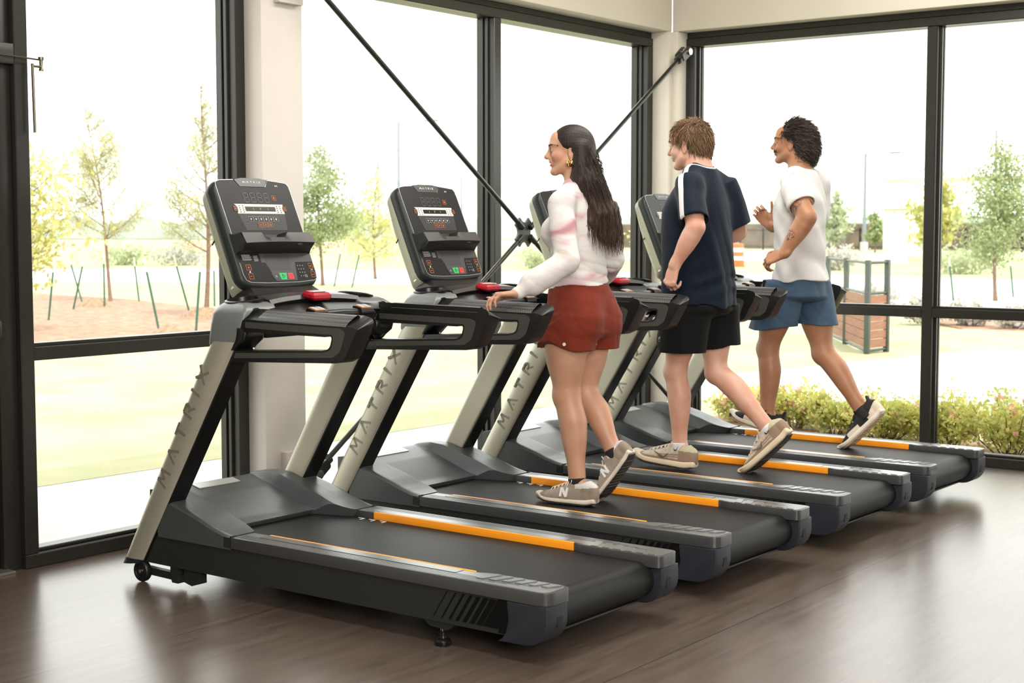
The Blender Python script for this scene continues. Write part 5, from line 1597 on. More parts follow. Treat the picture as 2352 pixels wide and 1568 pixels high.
# ------------------------------------------------------------------ woman on the second treadmill
def woman():
    loc = (-3.68, 5.39, .2225)
    R = thing('person', 'woman with long dark hair, marbled white top and rust-red shorts, walking, hand on rail', 'person', loc)
    skin = skin_mat('woman_skin', (.52, .285, .185), (.46, .235, .145))
    lip = mat('woman_lips', (.46, .13, .11), .4)
    teeth = mat('teeth', (.80, .77, .70), .3)
    F = Field((-4.02, 4.84, .26), (-3.34, 5.86, 1.94), .0036)
    side = (0, 1, 0)
    torso(F, (-3.69, 5.39, .97), (-3.70, 5.39, 1.585), [(0, .135, .10), (.13, .165, .12, 0, -.012), (.25, .158, .112, 0, -.006), (.42, .122, .094, 0, .004), (.6, .132, .10), (.75, .145, .100), (.88, .135, .08, 0, -.012), (1, .065, .058, 0, -.01)], side)
    for s in (-1, 1):
        F.put(ell((-3.772, 5.39 + s * .070, 1.415), (.050, .060, .060)), .03)
        F.put(ell((-3.640, 5.39 + s * .080, 1.035), (.085, .085, .10)), .03)
        F.put(cone((-3.70, 5.39 + s * .03, 1.60), (-3.67, 5.39 + s * .15, 1.548), .040, .045), .03)
    Lsh, Lel, Lwr = (-3.675, 5.225, 1.520), (-3.603, 5.170, 1.290), (-3.738, 4.992, 1.157)
    Rsh, Rel, Rwr = (-3.660, 5.548, 1.520), (-3.640, 5.575, 1.290), (-3.80, 5.725, 1.180)
    arm(F, Lsh, Lel, Lwr, .043, .038, .025); arm(F, Rsh, Rel, Rwr, .043, .038, .025)
    leg(F, (-3.705, 5.305, 1.06), (-3.704, 5.322, .70), (-3.650, 5.322, .318), .098, .0600, .0610, .0350)
    leg(F, (-3.685, 5.475, 1.06), (-3.705, 5.462, .70), (-3.548, 5.460, .44), .096, .0575, .0575, .0345)
    F.put(ell((-3.63, 5.322, .29), (.03, .027, .045)), .02); F.put(ell((-3.53, 5.46, .42), (.03, .027, .045)), .02)
    H = Frame((-3.742, 5.388, 1.770), (-.80, -.60, .02), (0.02, 0, 1), .920)
    F.put(cone((-3.695, 5.39, 1.56), (-3.715, 5.395, 1.70), .056, .050), .03)
    F.put(cone((-3.71, 5.39, 1.66), H(-.01, 0, -.05), .050, .055), .02)
    head(F, H, male=False, smile=1.0, nose=.80)
    put = hand
    put(F, Lwr, (-.66, -.74, -.06), (-.10, -.22, -1), (-.6, .6, 0), curl=(.40, .40, .40, .42), size=.88, tcurl=.3, tout=.6)
    put(F, Rwr, (-.97, .05, -.10), (0, -.05, -1), (0, -1, 0), curl=(.35, .35, .35, .35), size=.90)
    Hc = H
    add_mask(skin, 'blush', (.58, .26, .19), .012, .55)
    add_mask(skin, 'lip', (.44, .12, .11), .0012)
    add_mask(skin, 'teeth', (.78, .74, .68), .0010)
    at = {'blush': ell_d(H, (.055, .052, -.030), (.030, .030, .022)), 'lip': ell_d(H, (.086, .0, -.0637), (.018, .030, .0125)), 'teeth': ell_d(H, (.090, .0, -.0632), (.014, .0235, .0040))}
    browm = mat('dark_brow', (.045, .028, .019), .6)
    # ---- top
    m, nt, b = new_mat('marbled_white_fabric'); N, L = nt.nodes, nt.links
    tc = N.new('ShaderNodeTexCoord'); n1 = N.new('ShaderNodeTexNoise'); n1.inputs['Scale'].default_value = 3.6; n1.inputs['Detail'].default_value = 2.5; n1.inputs['Distortion'].default_value = 1.5
    mp = N.new('ShaderNodeMapping'); mp.inputs['Scale'].default_value = (.8, .8, 2.0); mp.inputs['Rotation'].default_value = (.5, .7, 0)
    L.new(tc.outputs['Object'], mp.inputs[0]); L.new(mp.outputs[0], n1.inputs['Vector'])
    cr = N.new('ShaderNodeValToRGB'); e = cr.color_ramp.elements
    e[0].position = .27; e[0].color = (.42, .21, .23, 1); e[1].position = .38; e[1].color = (.56, .43, .45, 1)
    for p, c in ((.47, (.61, .58, .565, 1)), (.60, (.63, .605, .59, 1)), (.68, (.52, .455, .41, 1)), (.76, (.61, .585, .57, 1))):
        x = e.new(p); x.color = c
    L.new(n1.outputs['Fac'], cr.inputs[0]); L.new(cr.outputs[0], b.inputs['Base Color']); b.inputs['Roughness'].default_value = .75
    T_ = Field((-3.98, 4.93, 1.08), (-3.40, 5.80, 1.70), .0038)
    torso(T_, (-3.69, 5.39, 1.10), (-3.70, 5.39, 1.600), [(-.1, .178, .142, 0, -.002), (0, .172, .136, 0, -.002), (.15, .152, .118), (.30, .137, .110), (.5, .142, .112), (.7, .155, .112), (.86, .146, .092, 0, -.010), (1, .080, .072, 0, -.012)], side)
    for s in (-1, 1):
        T_.put(ell((-3.775, 5.39 + s * .070, 1.415), (.058, .068, .067)), .03)
        T_.put(cone((-3.70, 5.39 + s * .03, 1.600), (-3.67, 5.39 + s * .155, 1.548), .046, .052), .03)
    for sh, el, wr, w2 in ((Lsh, Lel, Lwr, (-3.733, 4.998, 1.162)), (Rsh, Rel, Rwr, (-3.785, 5.705, 1.192))):
        T_.put(limb(sh, el, [(-.02, .056, .056), (.35, .056, .057), (.7, .053, .054), (1, .050, .050)], side=(1, 0, 0)), .02)
        T_.put(limb(el, w2, [(0, .050, .048), (.35, .051, .052), (.65, .050, .056), (.80, .044, .052), (.88, .034, .036), (.92, .030, .029), (1.0, .0295, .027)], side=(1, 0, 0)), .02)
    f1 = folds([((.15, .1, 1), 80, .0032, 1.3, 1.3), ((.5, .3, .8), 55, .0026, 1.5, 1.1)]); f2 = folds([((.5, .3, .8), 42, .0016, 1.5, 1.0), ((-.4, .6, .7), 38, .0012, 1.3, 1.1)])
    T_.warp(lambda q: np.where((q[:, 2] < 1.36) & (np.abs(q[:, 1] - 5.39) < .17), f1(q), 0) * np.clip((1.36 - q[:, 2]) / .08, 0, 1) + f2(q))
    zc = lambda P: 0
    P, sl = T_._view(T_.lo, T_.lo + T_.h * T_.n)
    hem = 1.185 + .012 * np.sin(P[..., 0] * 22) + .010 * np.cos(P[..., 1] * 9) + .05 * np.clip((-3.62 - P[..., 0] - .1), 0, .1)
    intorso = (np.abs(P[..., 1] - 5.39) < .21) & (P[..., 2] < 1.30) & (P[..., 0] < -3.4)
    arm_l = (P[..., 1] < 5.215)
    cutd = np.where(arm_l | (P[..., 1] > 5.585), -1, hem - P[..., 2])
    T_.d = np.maximum(T_.d, np.where(intorso, cutd, -1).astype(np.float32))
    TR = T_.copy()
    T_.put(limb((-3.71, 5.39, 1.595), (-3.725, 5.39, 1.72), [(0, .060, .060), (1, .062, .062)], side=side), .004, 'sub')
    field_object('top', T_, m, R, loc)
    # ---- shorts
    rust = cloth('rust_red_fabric', (.175, .026, .012), .75, noise=.12, nscale=40, sheen=.05, bump=.1, bscale=500)
    S_ = Field((-3.98, 5.10, .84), (-3.38, 5.70, 1.26), .0038)
    S_.put(limb((-3.685, 5.39, .98), (-3.69, 5.39, 1.215), [(0, .172, .140, 0, .004), (.3, .172, .140, 0, .002), (.65, .160, .130), (.9, .146, .117, 0, .002), (1, .138, .109, 0, .002)], side=side, cap=.3), .01)
    for s, hx in ((-1, -3.700), (1, -3.684)):
        S_.put(limb((hx, 5.39 + s * .085, 1.05), (hx - .004, 5.39 + s * .085, .855), [(0, .096, .122), (.5, .100, .130, 0, 0), (1, .106, .136)], side=side, cap=.3), .03)
        S_.put(ell((-3.645, 5.39 + s * .080, 1.030), (.098, .090, .115)), .05)
    S_.warp(folds([((.3, .9, .15), 42, .0034, 1.2, 1.1), ((.9, -.3, .3), 38, .0026, 1.2, 1.2), ((.2, .2, .9), 55, .0012, 1.2, 1.3)]))
    def panel(q):                                            # the raised edge of the wrap-over side panel
        e_ = (q[:, 2] - 1.005) - .55 * (q[:, 0] + 3.74); near = np.clip((5.34 - q[:, 1]) / .04, 0, 1) * np.clip((-3.62 - q[:, 0]) / .04, 0, 1)
        return .0045 * near * np.clip(e_ / .004, -1, 1) * np.exp(-np.abs(e_) / .035)
    S_.warp(panel)
    P, sl = S_._view(S_.lo, S_.lo + S_.h * S_.n)
    y0 = np.abs(P[..., 1] - 5.39)
    hem = .905 + .050 * np.clip((y0 - .13) / .08, 0, 1) * np.clip((-3.60 - P[..., 0]) / .12, 0, 1) - .004 * np.sin(P[..., 0] * 17)
    S_.d = np.maximum(S_.d, np.maximum(hem - P[..., 2], P[..., 2] - 1.222).astype(np.float32))
    S_.put(limb((-3.69, 5.39, .86), (-3.69, 5.39, .955), [(0, .008, .17), (.7, .006, .15), (1, .002, .1)], side=side, cap=.3), .008, 'sub')
    S_.tuck(TR, (-4, 5.15, 1.190), (-3.3, 5.62, 1.3), .004)
    so = field_object('shorts', S_, rust, R, loc)
    dm = MB().lathe([(.0005, -.002), (.0075, -.002), (.0075, .002), (.0005, .002)], (0, 0, 0), 1, 14).obj('logo_dot', M_label, so)
    dm.location = (-3.638 - loc[0], 5.199 - loc[1], .935 - loc[2])
    F.tuck(S_, (-4, 5.0, .935), (-3.3, 5.8, 1.205)); F.tuck(S_, (-4, 5.0, 1.19), (-3.3, 5.8, 1.215)); F.tuck(TR, (-4, 5.18, 1.20), (-3.3, 5.60, 1.585)); F.tuck(TR, (-4, 4.8, 1.33), (-3.3, 6, 1.59))
    field_object('body', F, skin, R, loc, attrs=at)
    face_details(H, R, loc, browm, F=F)
    # ---- socks, shoes
    bsock = mat('black_sock', (.012, .012, .012), .9)
    taupe = mat('taupe_suede', (.27, .215, .165), .85, noise=.2, nscale=30, bump=.1, bscale=300)
    mesh_ = mat('taupe_grey_suede', (.32, .265, .21), .8, noise=.15, nscale=60)
    lining = mat('pale_grey_lining', (.55, .53, .52), .8)
    cream = mat('cream_midsole', (.62, .55, .46), .6)
    dkout = mat('black_outsole', (.02, .018, .017), .6)
    lace = mat('pale_laces', (.66, .60, .54), .8)
    for left, heel, fd, up, ank, kn in ((True, (-3.568, 5.322, .2225), (-1, -.04, 0.0), (0, 0, 1), (-3.650, 5.322, .318), (-3.704, 5.322, .70)), (False, (-3.452, 5.462, .432), (-.60, 0, -.80), (-.80, 0, .60), (-3.548, 5.46, .44), (-3.70, 5.462, .70))):
        sh, Fr = shoe(R, loc, heel, fd, up, .280, (mesh_, taupe, cream, dkout, lace, lining), 'classic', left)
        pr = lambda x, z: .0365 + (.010 if .1 < x else 0) * min(1, max(0, (x - .1) / .08)) - max(0, z - .05) * .18
        n_ = [bar2((.112, .038), (.118, .078), .010), bar2((.118, .078), (.139, .038), .010), bar2((.139, .038), (.145, .078), .010)]
        for sg in (1, -1): side_decal('letter_mark', Fr, sg, [[(.257 - x, z) for x, z in q_] for q_ in n_] if sg > 0 else n_, M_label, sh, loc, pr, off=.007)
        SK = Field(np.array(ank) - .09, np.array(ank) + .11, .0034)
        d_ = unit(np.array(kn) - np.array(ank))
        SK.put(limb(np.array(ank) - d_ * .035, np.array(ank) + d_ * .020, [(0, .030, .034), (.45, .034, .038), (1, .0375, .042)], cap=.2), .0)
        field_object('sock', SK, bsock, R, loc)
    # ---- earrings
    gold = mat('polished_gold', (.80, .55, .18), .18, metal=1)
    for s in (1, -1):
        c = H(.002, s * .086, -.056)
        t_ = MB().tube([c - np.array(loc) + .0125 * ((H.f * .8 + H.l * s * .6) * math.cos(a) + H.u * math.sin(a)) for a in np.linspace(1.9, 2 * PI + .9, 22)], [.0030 + .0060 * math.sin(i / 21 * PI) for i in range(22)], 10)
        t_.obj('earring', gold, R, smooth=180)
    # ---- hair: scalp cap and long locks down the back
    hm = hair_mat('dark_brown_hair', (.011, .0075, .006), (.040, .022, .014), .52)
    hm.node_tree.nodes['Principled BSDF'].inputs['Specular IOR Level'].default_value = .3
    nt_ = hm.node_tree; bs_ = nt_.nodes['Principled BSDF']; src = bs_.inputs['Base Color'].links[0].from_socket
    tc_ = nt_.nodes.new('ShaderNodeTexCoord'); sx_ = nt_.nodes.new('ShaderNodeSeparateXYZ'); nt_.links.new(tc_.outputs['Object'], sx_.inputs[0])
    mr_ = nt_.nodes.new('ShaderNodeMapRange'); mr_.inputs[1].default_value = 1.45; mr_.inputs[2].default_value = 1.12; mr_.inputs[4].default_value = .75; nt_.links.new(sx_.outputs['Z'], mr_.inputs[0])
    mx_ = nt_.nodes.new('ShaderNodeMix'); mx_.data_type = 'RGBA'; nt_.links.new(mr_.outputs[0], mx_.inputs[0]); nt_.links.new(src, mx_.inputs[6])
    ge_ = nt_.nodes.new('ShaderNodeNewGeometry'); m3_ = nt_.nodes.new('ShaderNodeMix'); m3_.data_type = 'RGBA'; nt_.links.new(ge_.outputs['Random Per Island'], m3_.inputs[0])
    m3_.inputs[6].default_value = (.018, .010, .007, 1); m3_.inputs[7].default_value = (.115, .058, .032, 1); nt_.links.new(m3_.outputs[2], mx_.inputs[7]); nt_.links.new(mx_.outputs[2], bs_.inputs['Base Color'])
    nz = nt_.nodes.new('ShaderNodeTexNoise'); mpn = nt_.nodes.new('ShaderNodeMapping'); mpn.inputs['Scale'].default_value = (150, 150, 7)
    nt_.links.new(tc_.outputs['Object'], mpn.inputs[0]); nt_.links.new(mpn.outputs[0], nz.inputs['Vector']); nz.inputs['Scale'].default_value = 1.0; nz.inputs['Detail'].default_value = 3
    for q_ in (m3_.inputs[0],): nt_.links.new(nz.outputs['Fac'], q_)
    bpn = nt_.nodes.new('ShaderNodeBump'); bpn.inputs['Strength'].default_value = .55; bpn.inputs['Distance'].default_value = .004
    nt_.links.new(nz.outputs['Fac'], bpn.inputs['Height']); nt_.links.new(bpn.outputs['Normal'], bs_.inputs['Normal'])
    HC = Field((-3.90, 5.18, 1.30), (-3.45, 5.66, 1.92), .0036)
    HC.put(ell(H(-.014, 0, .034), np.array((.103, .0835, .092)) * H.k, H.R), .0)
    HC.put(ell(H(-.050, 0, -.02), np.array((.066, .084, .095)) * H.k, H.R), .03)
    HC.put(ell(H(.086, 0, -.046), np.array((.075, .12, .110)) * H.k, H.R), .010, 'sub')
    for s in (-1, 1): HC.put(ell(H(.040, s * .090, -.060), np.array((.062, .040, .080)) * H.k, H.R), .010, 'sub')
    side_h = unit(H.l * .35 + np.array([0, -1, 0]) * .65)
    HC.put(limb(H(-.055, 0, .0), (-3.652, 5.418, 1.63), [(0, .076, .058), (.5, .084, .050), (1, .088, .042)], side=H.l), .02)
    HC.put(limb((-3.652, 5.418, 1.64), (-3.588, 5.440, 1.50), [(0, .088, .044), (.6, .098, .038), (1, .103, .036)], side=side_h), .045)
    HC.put(limb((-3.592, 5.438, 1.515), (-3.568, 5.458, 1.375), [(0, .100, .034), (.5, .103, .034), (.85, .088, .026), (1, .060, .014)], side=(0, -1, 0)), .02)
    HC.put(limb(H(-.050, .066, .005), (-3.668, 5.345, 1.60), [(0, .028, .028), (1, .040, .036)], side=H.f), .03)
    HC.put(limb((-3.676, 5.345, 1.605), (-3.612, 5.350, 1.46), [(0, .040, .036), (1, .040, .034)], side=H.f), .03)
    def groove(q):
        loc_ = (q - H.c) @ np.stack([H.l, H.f, H.u]).T
        low = np.clip((1.74 - q[:, 2]) / .10, 0, 1)
        a_ = np.arctan2(loc_[:, 0], -loc_[:, 1] + .02)
        s1 = np.sin(a_ * 34 + 2.0 * np.sin(q[:, 2] * 14) + 1.2 * np.sin(q[:, 2] * 31))
        s2 = np.sin((q[:, 1] + .35 * q[:, 0]) * 260 + 3.0 * np.sin(q[:, 2] * 11) + 1.5 * np.sin(q[:, 2] * 27))
        top = np.sin(np.arctan2(loc_[:, 2] - .0, loc_[:, 0]) * 42)
        end = np.clip((1.46 - q[:, 2]) / .10, 0, 1)
        return (.0016 * s1 + .0014 * s2) * low + .0003 * top * (1 - low) + .004 * end * np.sin((q[:, 1]) * 120 + 2 * np.sin(q[:, 2] * 20)) 
    HC.warp(groove)
    field_object('hair', HC, hm, R, loc)
    rng = np.random.default_rng(5); paths = []; rad = []
    hv, hn = HC.surface()
    for i in rng.integers(0, len(hv), 2400):
        p0, n0 = hv[i], hn[i]
        if p0[2] > 1.74 and (p0[2] > 1.80 or rng.random() > (1.80 - p0[2]) / .06 or n0 @ H.f > -.1): continue
        L_ = rng.uniform(.06, .13); pts = [p0 - n0 * .0015]
        ph = rng.uniform(0, 6); wv = rng.uniform(.001, .004)
        for j in range(1, 9):
            u = j / 8
            d_ = np.array([.10, .03, -1.0]) if p0[2] > 1.5 else np.array([.03, .03, -1.0])
            if p0[2] > 1.60: d_ = np.array([.38, .12, -1.0])
            q = p0 + unit(d_) * L_ * u + n0 * (.0015 + .004 * u * rng.random()) + wv * np.array([math.sin(ph + 6 * u), math.cos(ph + 5 * u), 0])
            pts.append(q)
        if pts[-1][2] < 1.305: continue
        paths.append(np.array(pts)); rad.append(rng.uniform(.0009, .0019))
    strands('loose_locks', paths, rad, hm, R, loc, sides=4, flat=.7)
    return R

# ------------------------------------------------------------------ boy on the third treadmill
def boy():
    loc = (-3.70, 6.48, .2225)
    R = thing('person', 'boy with tousled light brown hair, navy shirt and black shorts, jogging', 'person', loc)
    skin = skin_mat('fair_skin', (.64, .375, .275), (.56, .275, .185))
    lip = mat('boy_lips', (.55, .22, .19), .45)
    F = Field((-4.05, 6.06, .30), (-3.16, 6.92, 2.02), .0037)
    side = unit((.07, 1, 0))
    torso(F, (-3.705, 6.50, 1.00), (-3.735, 6.50, 1.695), [(0, .14, .105), (.14, .17, .125, 0, -.01), (.36, .155, .115, 0, .004), (.6, .168, .122), (.78, .178, .118), (.90, .15, .088, 0, -.012), (1, .07, .065, 0, -.01)], side)
    for s in (-1, 1):
        F.put(ell((-3.655, 6.50 + s * .08, 1.075), (.08, .085, .10)), .03)
        F.put(cone((-3.735, 6.50 + s * .03, 1.715), (-3.69, 6.50 + s * .155, 1.640), .045, .052), .03)
    Lsh, Lel, Lwr = (-3.685, 6.322, 1.620), (-3.600, 6.245, 1.437), (-3.705, 6.225, 1.252)
    Rsh, Rel, Rwr = (-3.655, 6.668, 1.612), (-3.632, 6.725, 1.415), (-3.845, 6.690, 1.345)
    arm(F, Lsh, Lel, Lwr, .054, .047, .029); arm(F, Rsh, Rel, Rwr, .054, .046, .029)
    leg(F, (-3.730, 6.415, 1.11), (-3.806, 6.420, .715), (-3.785, 6.425, .335), .093, .056, .0585, .0345)
    leg(F, (-3.690, 6.580, 1.11), (-3.655, 6.565, .715), (-3.352, 6.560, .440), .093, .056, .0575, .0345)
    F.put(ell((-3.765, 6.425, .31), (.032, .029, .05)), .02); F.put(ell((-3.335, 6.56, .42), (.032, .029, .05)), .02)
    H = Frame((-3.786, 6.50, 1.846), (-.995, -.10, -.07), (0, 0, 1), .985)
    F.put(cone((-3.715, 6.50, 1.66), (-3.745, 6.50, 1.80), .062, .058), .03)
    F.put(cone((-3.735, 6.50, 1.75), H(-.02, 0, -.05), .057, .062), .02)
    head(F, H, male=True, nose=.92)
    hand(F, Lwr, (-.25, -.06, -.95), (.25, .95, 0), (-1, 0, -.2), curl=(.66, .68, .70, .72), size=.98, tcurl=.75, tout=.4)
    hand(F, Rwr, (-.8, -.3, .3), (.1, -.9, 0), (0, 0, 1), curl=(.6, .6, .6, .6), size=.98)
    Hc = H
    add_mask(skin, 'lip', (.50, .20, .17), .0012)
    at = {'lip': ell_d(H, (.092, .0, -.0637), (.014, .024, .0100))}
    hb = mat('sandy_brow', (.22, .13, .06), .6)
    # ---- shirt
    navy = cloth('navy_fabric', (.0030, .0080, .0185), .72, sheen=.05, noise=.15, nscale=50, bump=.08, bscale=600)
    wht = mat('white_trim', (.74, .70, .72), .7)
    T_ = Field((-4.02, 6.08, 1.0), (-3.38, 6.92, 1.80), .0038)
    T_.put(limb((-3.725, 6.50, 1.03), (-3.735, 6.50, 1.712), [(-.1, .222, .184), (0, .220, .180), (.3, .206, .168, 0, .006), (.55, .200, .164, 0, .012), (.75, .196, .156, 0, .014), (.88, .160, .112, 0, -.006), (1, .085, .080, 0, -.012)], side=side, cap=.4), .02)
    for s, sh, el in ((-1, Lsh, Lel), (1, Rsh, Rel)):
        T_.put(cone((-3.735, 6.50 + s * .03, 1.722), (-3.69, 6.50 + s * .152, 1.640), .050, .064), .04)
        d_ = np.array(el) - np.array(sh)
        T_.put(limb(sh, np.array(sh) + d_ * .80, [(-.35, .045, .050), (.0, .062, .066), (.35, .067, .074), (.7, .069, .078), (1, .071, .081)], side=(1, 0, 0), cap=.25), .05)
    P, sl = T_._view(T_.lo, T_.lo + T_.h * T_.n)
    hem = 1.055 + .006 * np.sin(P[..., 0] * 15 + P[..., 1] * 9)
    T_.d = np.maximum(T_.d, (hem - P[..., 2]).astype(np.float32))
    def boyfold(q):
        hz = np.clip((1.62 - q[:, 2]) / .5, 0, 1)
        s1 = np.sin((q[:, 1] - 6.5) * 48 + (q[:, 2] - 1.3) * 6 + 1.2 * np.sin(q[:, 2] * 9))
        s2 = np.sin((q[:, 1] - 6.5) * 23 - (q[:, 2] - 1.2) * 11 + .8)
        back = np.clip((q[:, 0] + 3.70) / .08, 0, 1)
        low = np.exp(-((q[:, 2] - 1.17) / .07) ** 2) * np.sin((q[:, 2] + .35 * np.abs(q[:, 1] - 6.52)) * 75) * .004
        return -(.0080 * np.clip(s1, -.2, 1) + .0050 * s2) * hz * (.35 + .65 * back) + low * back
    T_.warp(boyfold)
    TR = T_.copy()
    for sh, el in ((Lsh, Lel), (Rsh, Rel)):
        d_ = np.array(el) - np.array(sh)
        T_.put(limb(np.array(sh) + d_ * .70, np.array(sh) + d_ * 1.1, [(0, .052, .055), (.2, .064, .069), (1, .068, .072)], side=(1, 0, 0), cap=.3), .004, 'sub')
    T_.put(limb((-3.745, 6.50, 1.700), (-3.775, 6.50, 1.84), [(0, .072, .074), (1, .078, .080)], side=side), .004, 'sub')
    def tm(c):
        y = c[:, 1] - 6.5
        w = c[:, 2] + .9 * np.clip(.17 - np.abs(y), 0, 1)
        xs = np.interp(w, [1.45, 1.55, 1.675, 1.78], [-3.632, -3.664, -3.706, -3.738])
        band = np.abs(c[:, 0] - xs) - .0165
        lim = np.where(c[:, 2] < 1.585, .205 - np.abs(y), .080 - np.abs(y))
        st = np.maximum(np.maximum(band, lim * .3), 1.43 - c[:, 2])
        rr = np.hypot(c[:, 0] + 3.748, y)
        pip = np.maximum(np.maximum(np.abs(rr - .0935) - .0042, 1.685 - c[:, 2]), -3.765 - c[:, 0])
        return np.minimum(st, pip)
    add_mask(navy, 'trim', (.66, .62, .64), .0009)
    field_object('shirt', T_, navy, R, loc, attrs={'trim': tm})
    # ---- shorts
    blk = cloth('black_fabric', (.006, .006, .006), .8, sheen=.03, noise=.2, nscale=40)
    S_ = Field((-4.02, 6.22, .80), (-3.42, 6.80, 1.16), .0038)
    S_.put(limb((-3.705, 6.50, 1.03), (-3.71, 6.50, 1.15), [(0, .188, .152), (1, .180, .145)], side=side, cap=.3), .01)
    S_.put(limb((-3.730, 6.405, 1.08), (-3.775, 6.402, .80), [(0, .115, .130), (.5, .112, .128), (1, .114, .132)], side=(0, 1, 0), cap=.3), .03)
    S_.put(limb((-3.690, 6.595, 1.08), (-3.668, 6.592, .80), [(0, .110, .130), (.5, .106, .122), (1, .106, .122)], side=(0, 1, 0), cap=.3), .02)
    S_.warp(folds([((.3, .9, .2), 34, .0028, 1.2, 1.0), ((.8, -.3, .5), 30, .0020, 1.2, 1.1)]))
    P, sl = S_._view(S_.lo, S_.lo + S_.h * S_.n)
    kk = np.clip((P[..., 1] - 6.46) / .08, 0, 1); hem = (.818 + .06 * np.clip((-3.83 - P[..., 0]) / .05, 0, 1)) * (1 - kk) + .850 * kk
    S_.d = np.maximum(S_.d, (hem - P[..., 2]).astype(np.float32))
    S_.tuck(TR, (-4.1, 6.2, 1.062), (-3.3, 6.85, 1.3), .004)
    so = field_object('shorts', S_, blk, R, loc)
    lg = MB(); dl = unit((-.45, -.89, 0)); al = unit((.89, -.45, 0))
    for z in (.0, .009, .018):
        q0 = [surf(S_, np.array((-3.80, 6.42, .868 + z)) + al * dx + np.array([0, 0, dz]), dl, .16) for dx, dz in ((0, 0), (.020, .005), (.020, .010), (0, .005))]
        lg.rings([[q - np.array(loc) for q in q0], [q + dl * .0015 - np.array(loc) for q in q0]])
    lg.obj('logo_mark', wht, so, smooth=0)
    F.tuck(S_, (-4.1, 6.28, .885), (-3.3, 6.85, 1.07)); F.tuck(TR, (-4.1, 6.285, 1.065), (-3.3, 6.715, 1.705)); F.tuck(TR, (-4.1, 6.0, 1.53), (-3.3, 7, 1.705))
    field_object('body', F, skin, R, loc, attrs=at)
    face_details(H, R, loc, hb, brow=1.0, F=F)
    # ---- socks and shoes
    wsock = mat('white_sock', (.72, .70, .70), .9)
    bone = mat('bone_mesh', (.55, .47, .37), .8, noise=.2, nscale=50)
    brn = mat('tan_brown_overlay', (.28, .19, .13), .7)
    crm = mat('cream_foam', (.66, .56, .40), .65)
    dk = mat('dark_rubber_tread', (.022, .020, .018), .6)
    lc = mat('bone_laces', (.68, .58, .46), .8)
    pale = mat('pale_olive_lining', (.50, .47, .32), .8)
    orange_ = mat('coral_accent', (.75, .16, .10), .5)
    for left, heel, fd, up, ank, kn in ((True, (-3.722, 6.432, .2235), (-.99, -.05, .085), (.085, 0, .99), (-3.785, 6.425, .335), (-3.806, 6.42, .715)), (False, (-3.243, 6.562, .415), (-.725, 0, -.69), (-.69, 0, .725), (-3.352, 6.56, .44), (-3.655, 6.565, .715))):
        sh, Fr = shoe(R, loc, heel, fd, up, .315, (bone, brn, crm, dk, lc, pale), 'runner', left)
        pr = lambda x, z: .0375 + (.010 if .1 < x else 0) * min(1, max(0, (x - .1) / .08)) - max(0, z - .05) * .18
        tick = [[(.105, .066), (.118, .046), (.128, .043), (.170, .066), (.128, .052), (.118, .054)]]
        for sg in (1, -1): side_decal('side_mark', Fr, sg, [[(.104, .068), (.116, .047), (.123, .050)], [(.116, .047), (.128, .043), (.128, .051), (.122, .052)], [(.128, .043), (.172, .068), (.128, .051)]], mat('olive_grey_mark', (.12, .12, .09), .5) if 'olive_grey_mark' not in D.materials else D.materials['olive_grey_mark'], sh, loc, pr, off=.008)
        pt = MB().tube([Fr(.104, 0, .110) - np.array(loc), Fr(.100, 0, .122) - np.array(loc)], .006, 8); pt.obj('pull_tab', orange_, sh)
        SK = Field(np.array(ank) - .10, np.array(ank) + .12, .0034)
        d_ = unit(np.array(kn) - np.array(ank))
        SK.put(limb(np.array(ank) - d_ * .035, np.array(ank) + d_ * .022, [(0, .031, .036), (.45, .035, .040), (1, .0378, .043)], cap=.2), .0)
        sk = field_object('sock', SK, wsock, R, loc)
        tk = MB(); c0 = np.array(ank) + np.array([0, -.041, -.002]) - np.array(loc)
        tk.rings([[c0 + np.array([x, o, z]) for x, z in ((.016, .012), (.004, -.010), (-.003, -.012), (-.012, -.003), (-.002, -.007), (.003, -.006))] for o in (-.002, .001)])
        tk.obj('sock_mark', M_black, sk, smooth=0)
    # ---- tousled hair
    hm = hair_mat('sandy_brown_hair', (.075, .040, .016), (.30, .165, .075), .42)
    HC = Field(H.c - .16, H.c + np.array([.16, .16, .16]), .0037)
    HC.put(ell(H(-.014, 0, .036), np.array((.103, .083, .092)) * H.k, H.R), .0)
    HC.put(ell(H(-.050, 0, -.015), np.array((.062, .068, .075)) * H.k, H.R), .03)
    HC.put(ell(H(.10, 0, -.045), np.array((.095, .12, .105)) * H.k, H.R), .012, 'sub')
    for s in (-1, 1): HC.put(ell(H(.03, s * .088, -.055), np.array((.055, .035, .062)) * H.k, H.R), .012, 'sub')
    field_object('hair', HC, hm, R, loc)
    rng = np.random.default_rng(9); paths = []; rad = []
    cv, cn = HC.surface()
    for i in rng.integers(0, len(cv), 5200):
        d_ = cn[i]; q = H.inv(cv[i]); e = math.asin(np.clip(d_ @ H.u, -1, 1))
        if (q[0] > .02 and q[2] < .03) or q[2] < -.080 or (q[0] > -.028 and q[2] < .012): continue
        p0 = cv[i] - d_ * .003
        top = np.clip((q[2] - .06) / .05, 0, 1)
        tang = (H.f * (.9 if q[0] > -.02 else .1) + H.u * .1) * top - H.u * (1 - top) * 1.0 + H.f * (.35 if q[0] > .0 else -.10) * (1 - top) + H.l * rng.normal() * .38 + H.f * rng.normal() * .25
        tang = tang - d_ * (tang @ d_)
        lift = rng.uniform(.05, .30) + .25 * top * rng.random() + (.5 if rng.random() < .05 else 0)
        L_ = rng.uniform(.030, .058); n = 7; pts = [p0]; dd = unit(unit(tang) + d_ * (lift + .25))
        for j in range(n):
            dd = unit(dd - H.u * .10 + rng.normal(size=3) * .09 - d_ * .05); pts.append(pts[-1] + dd * L_ / n)
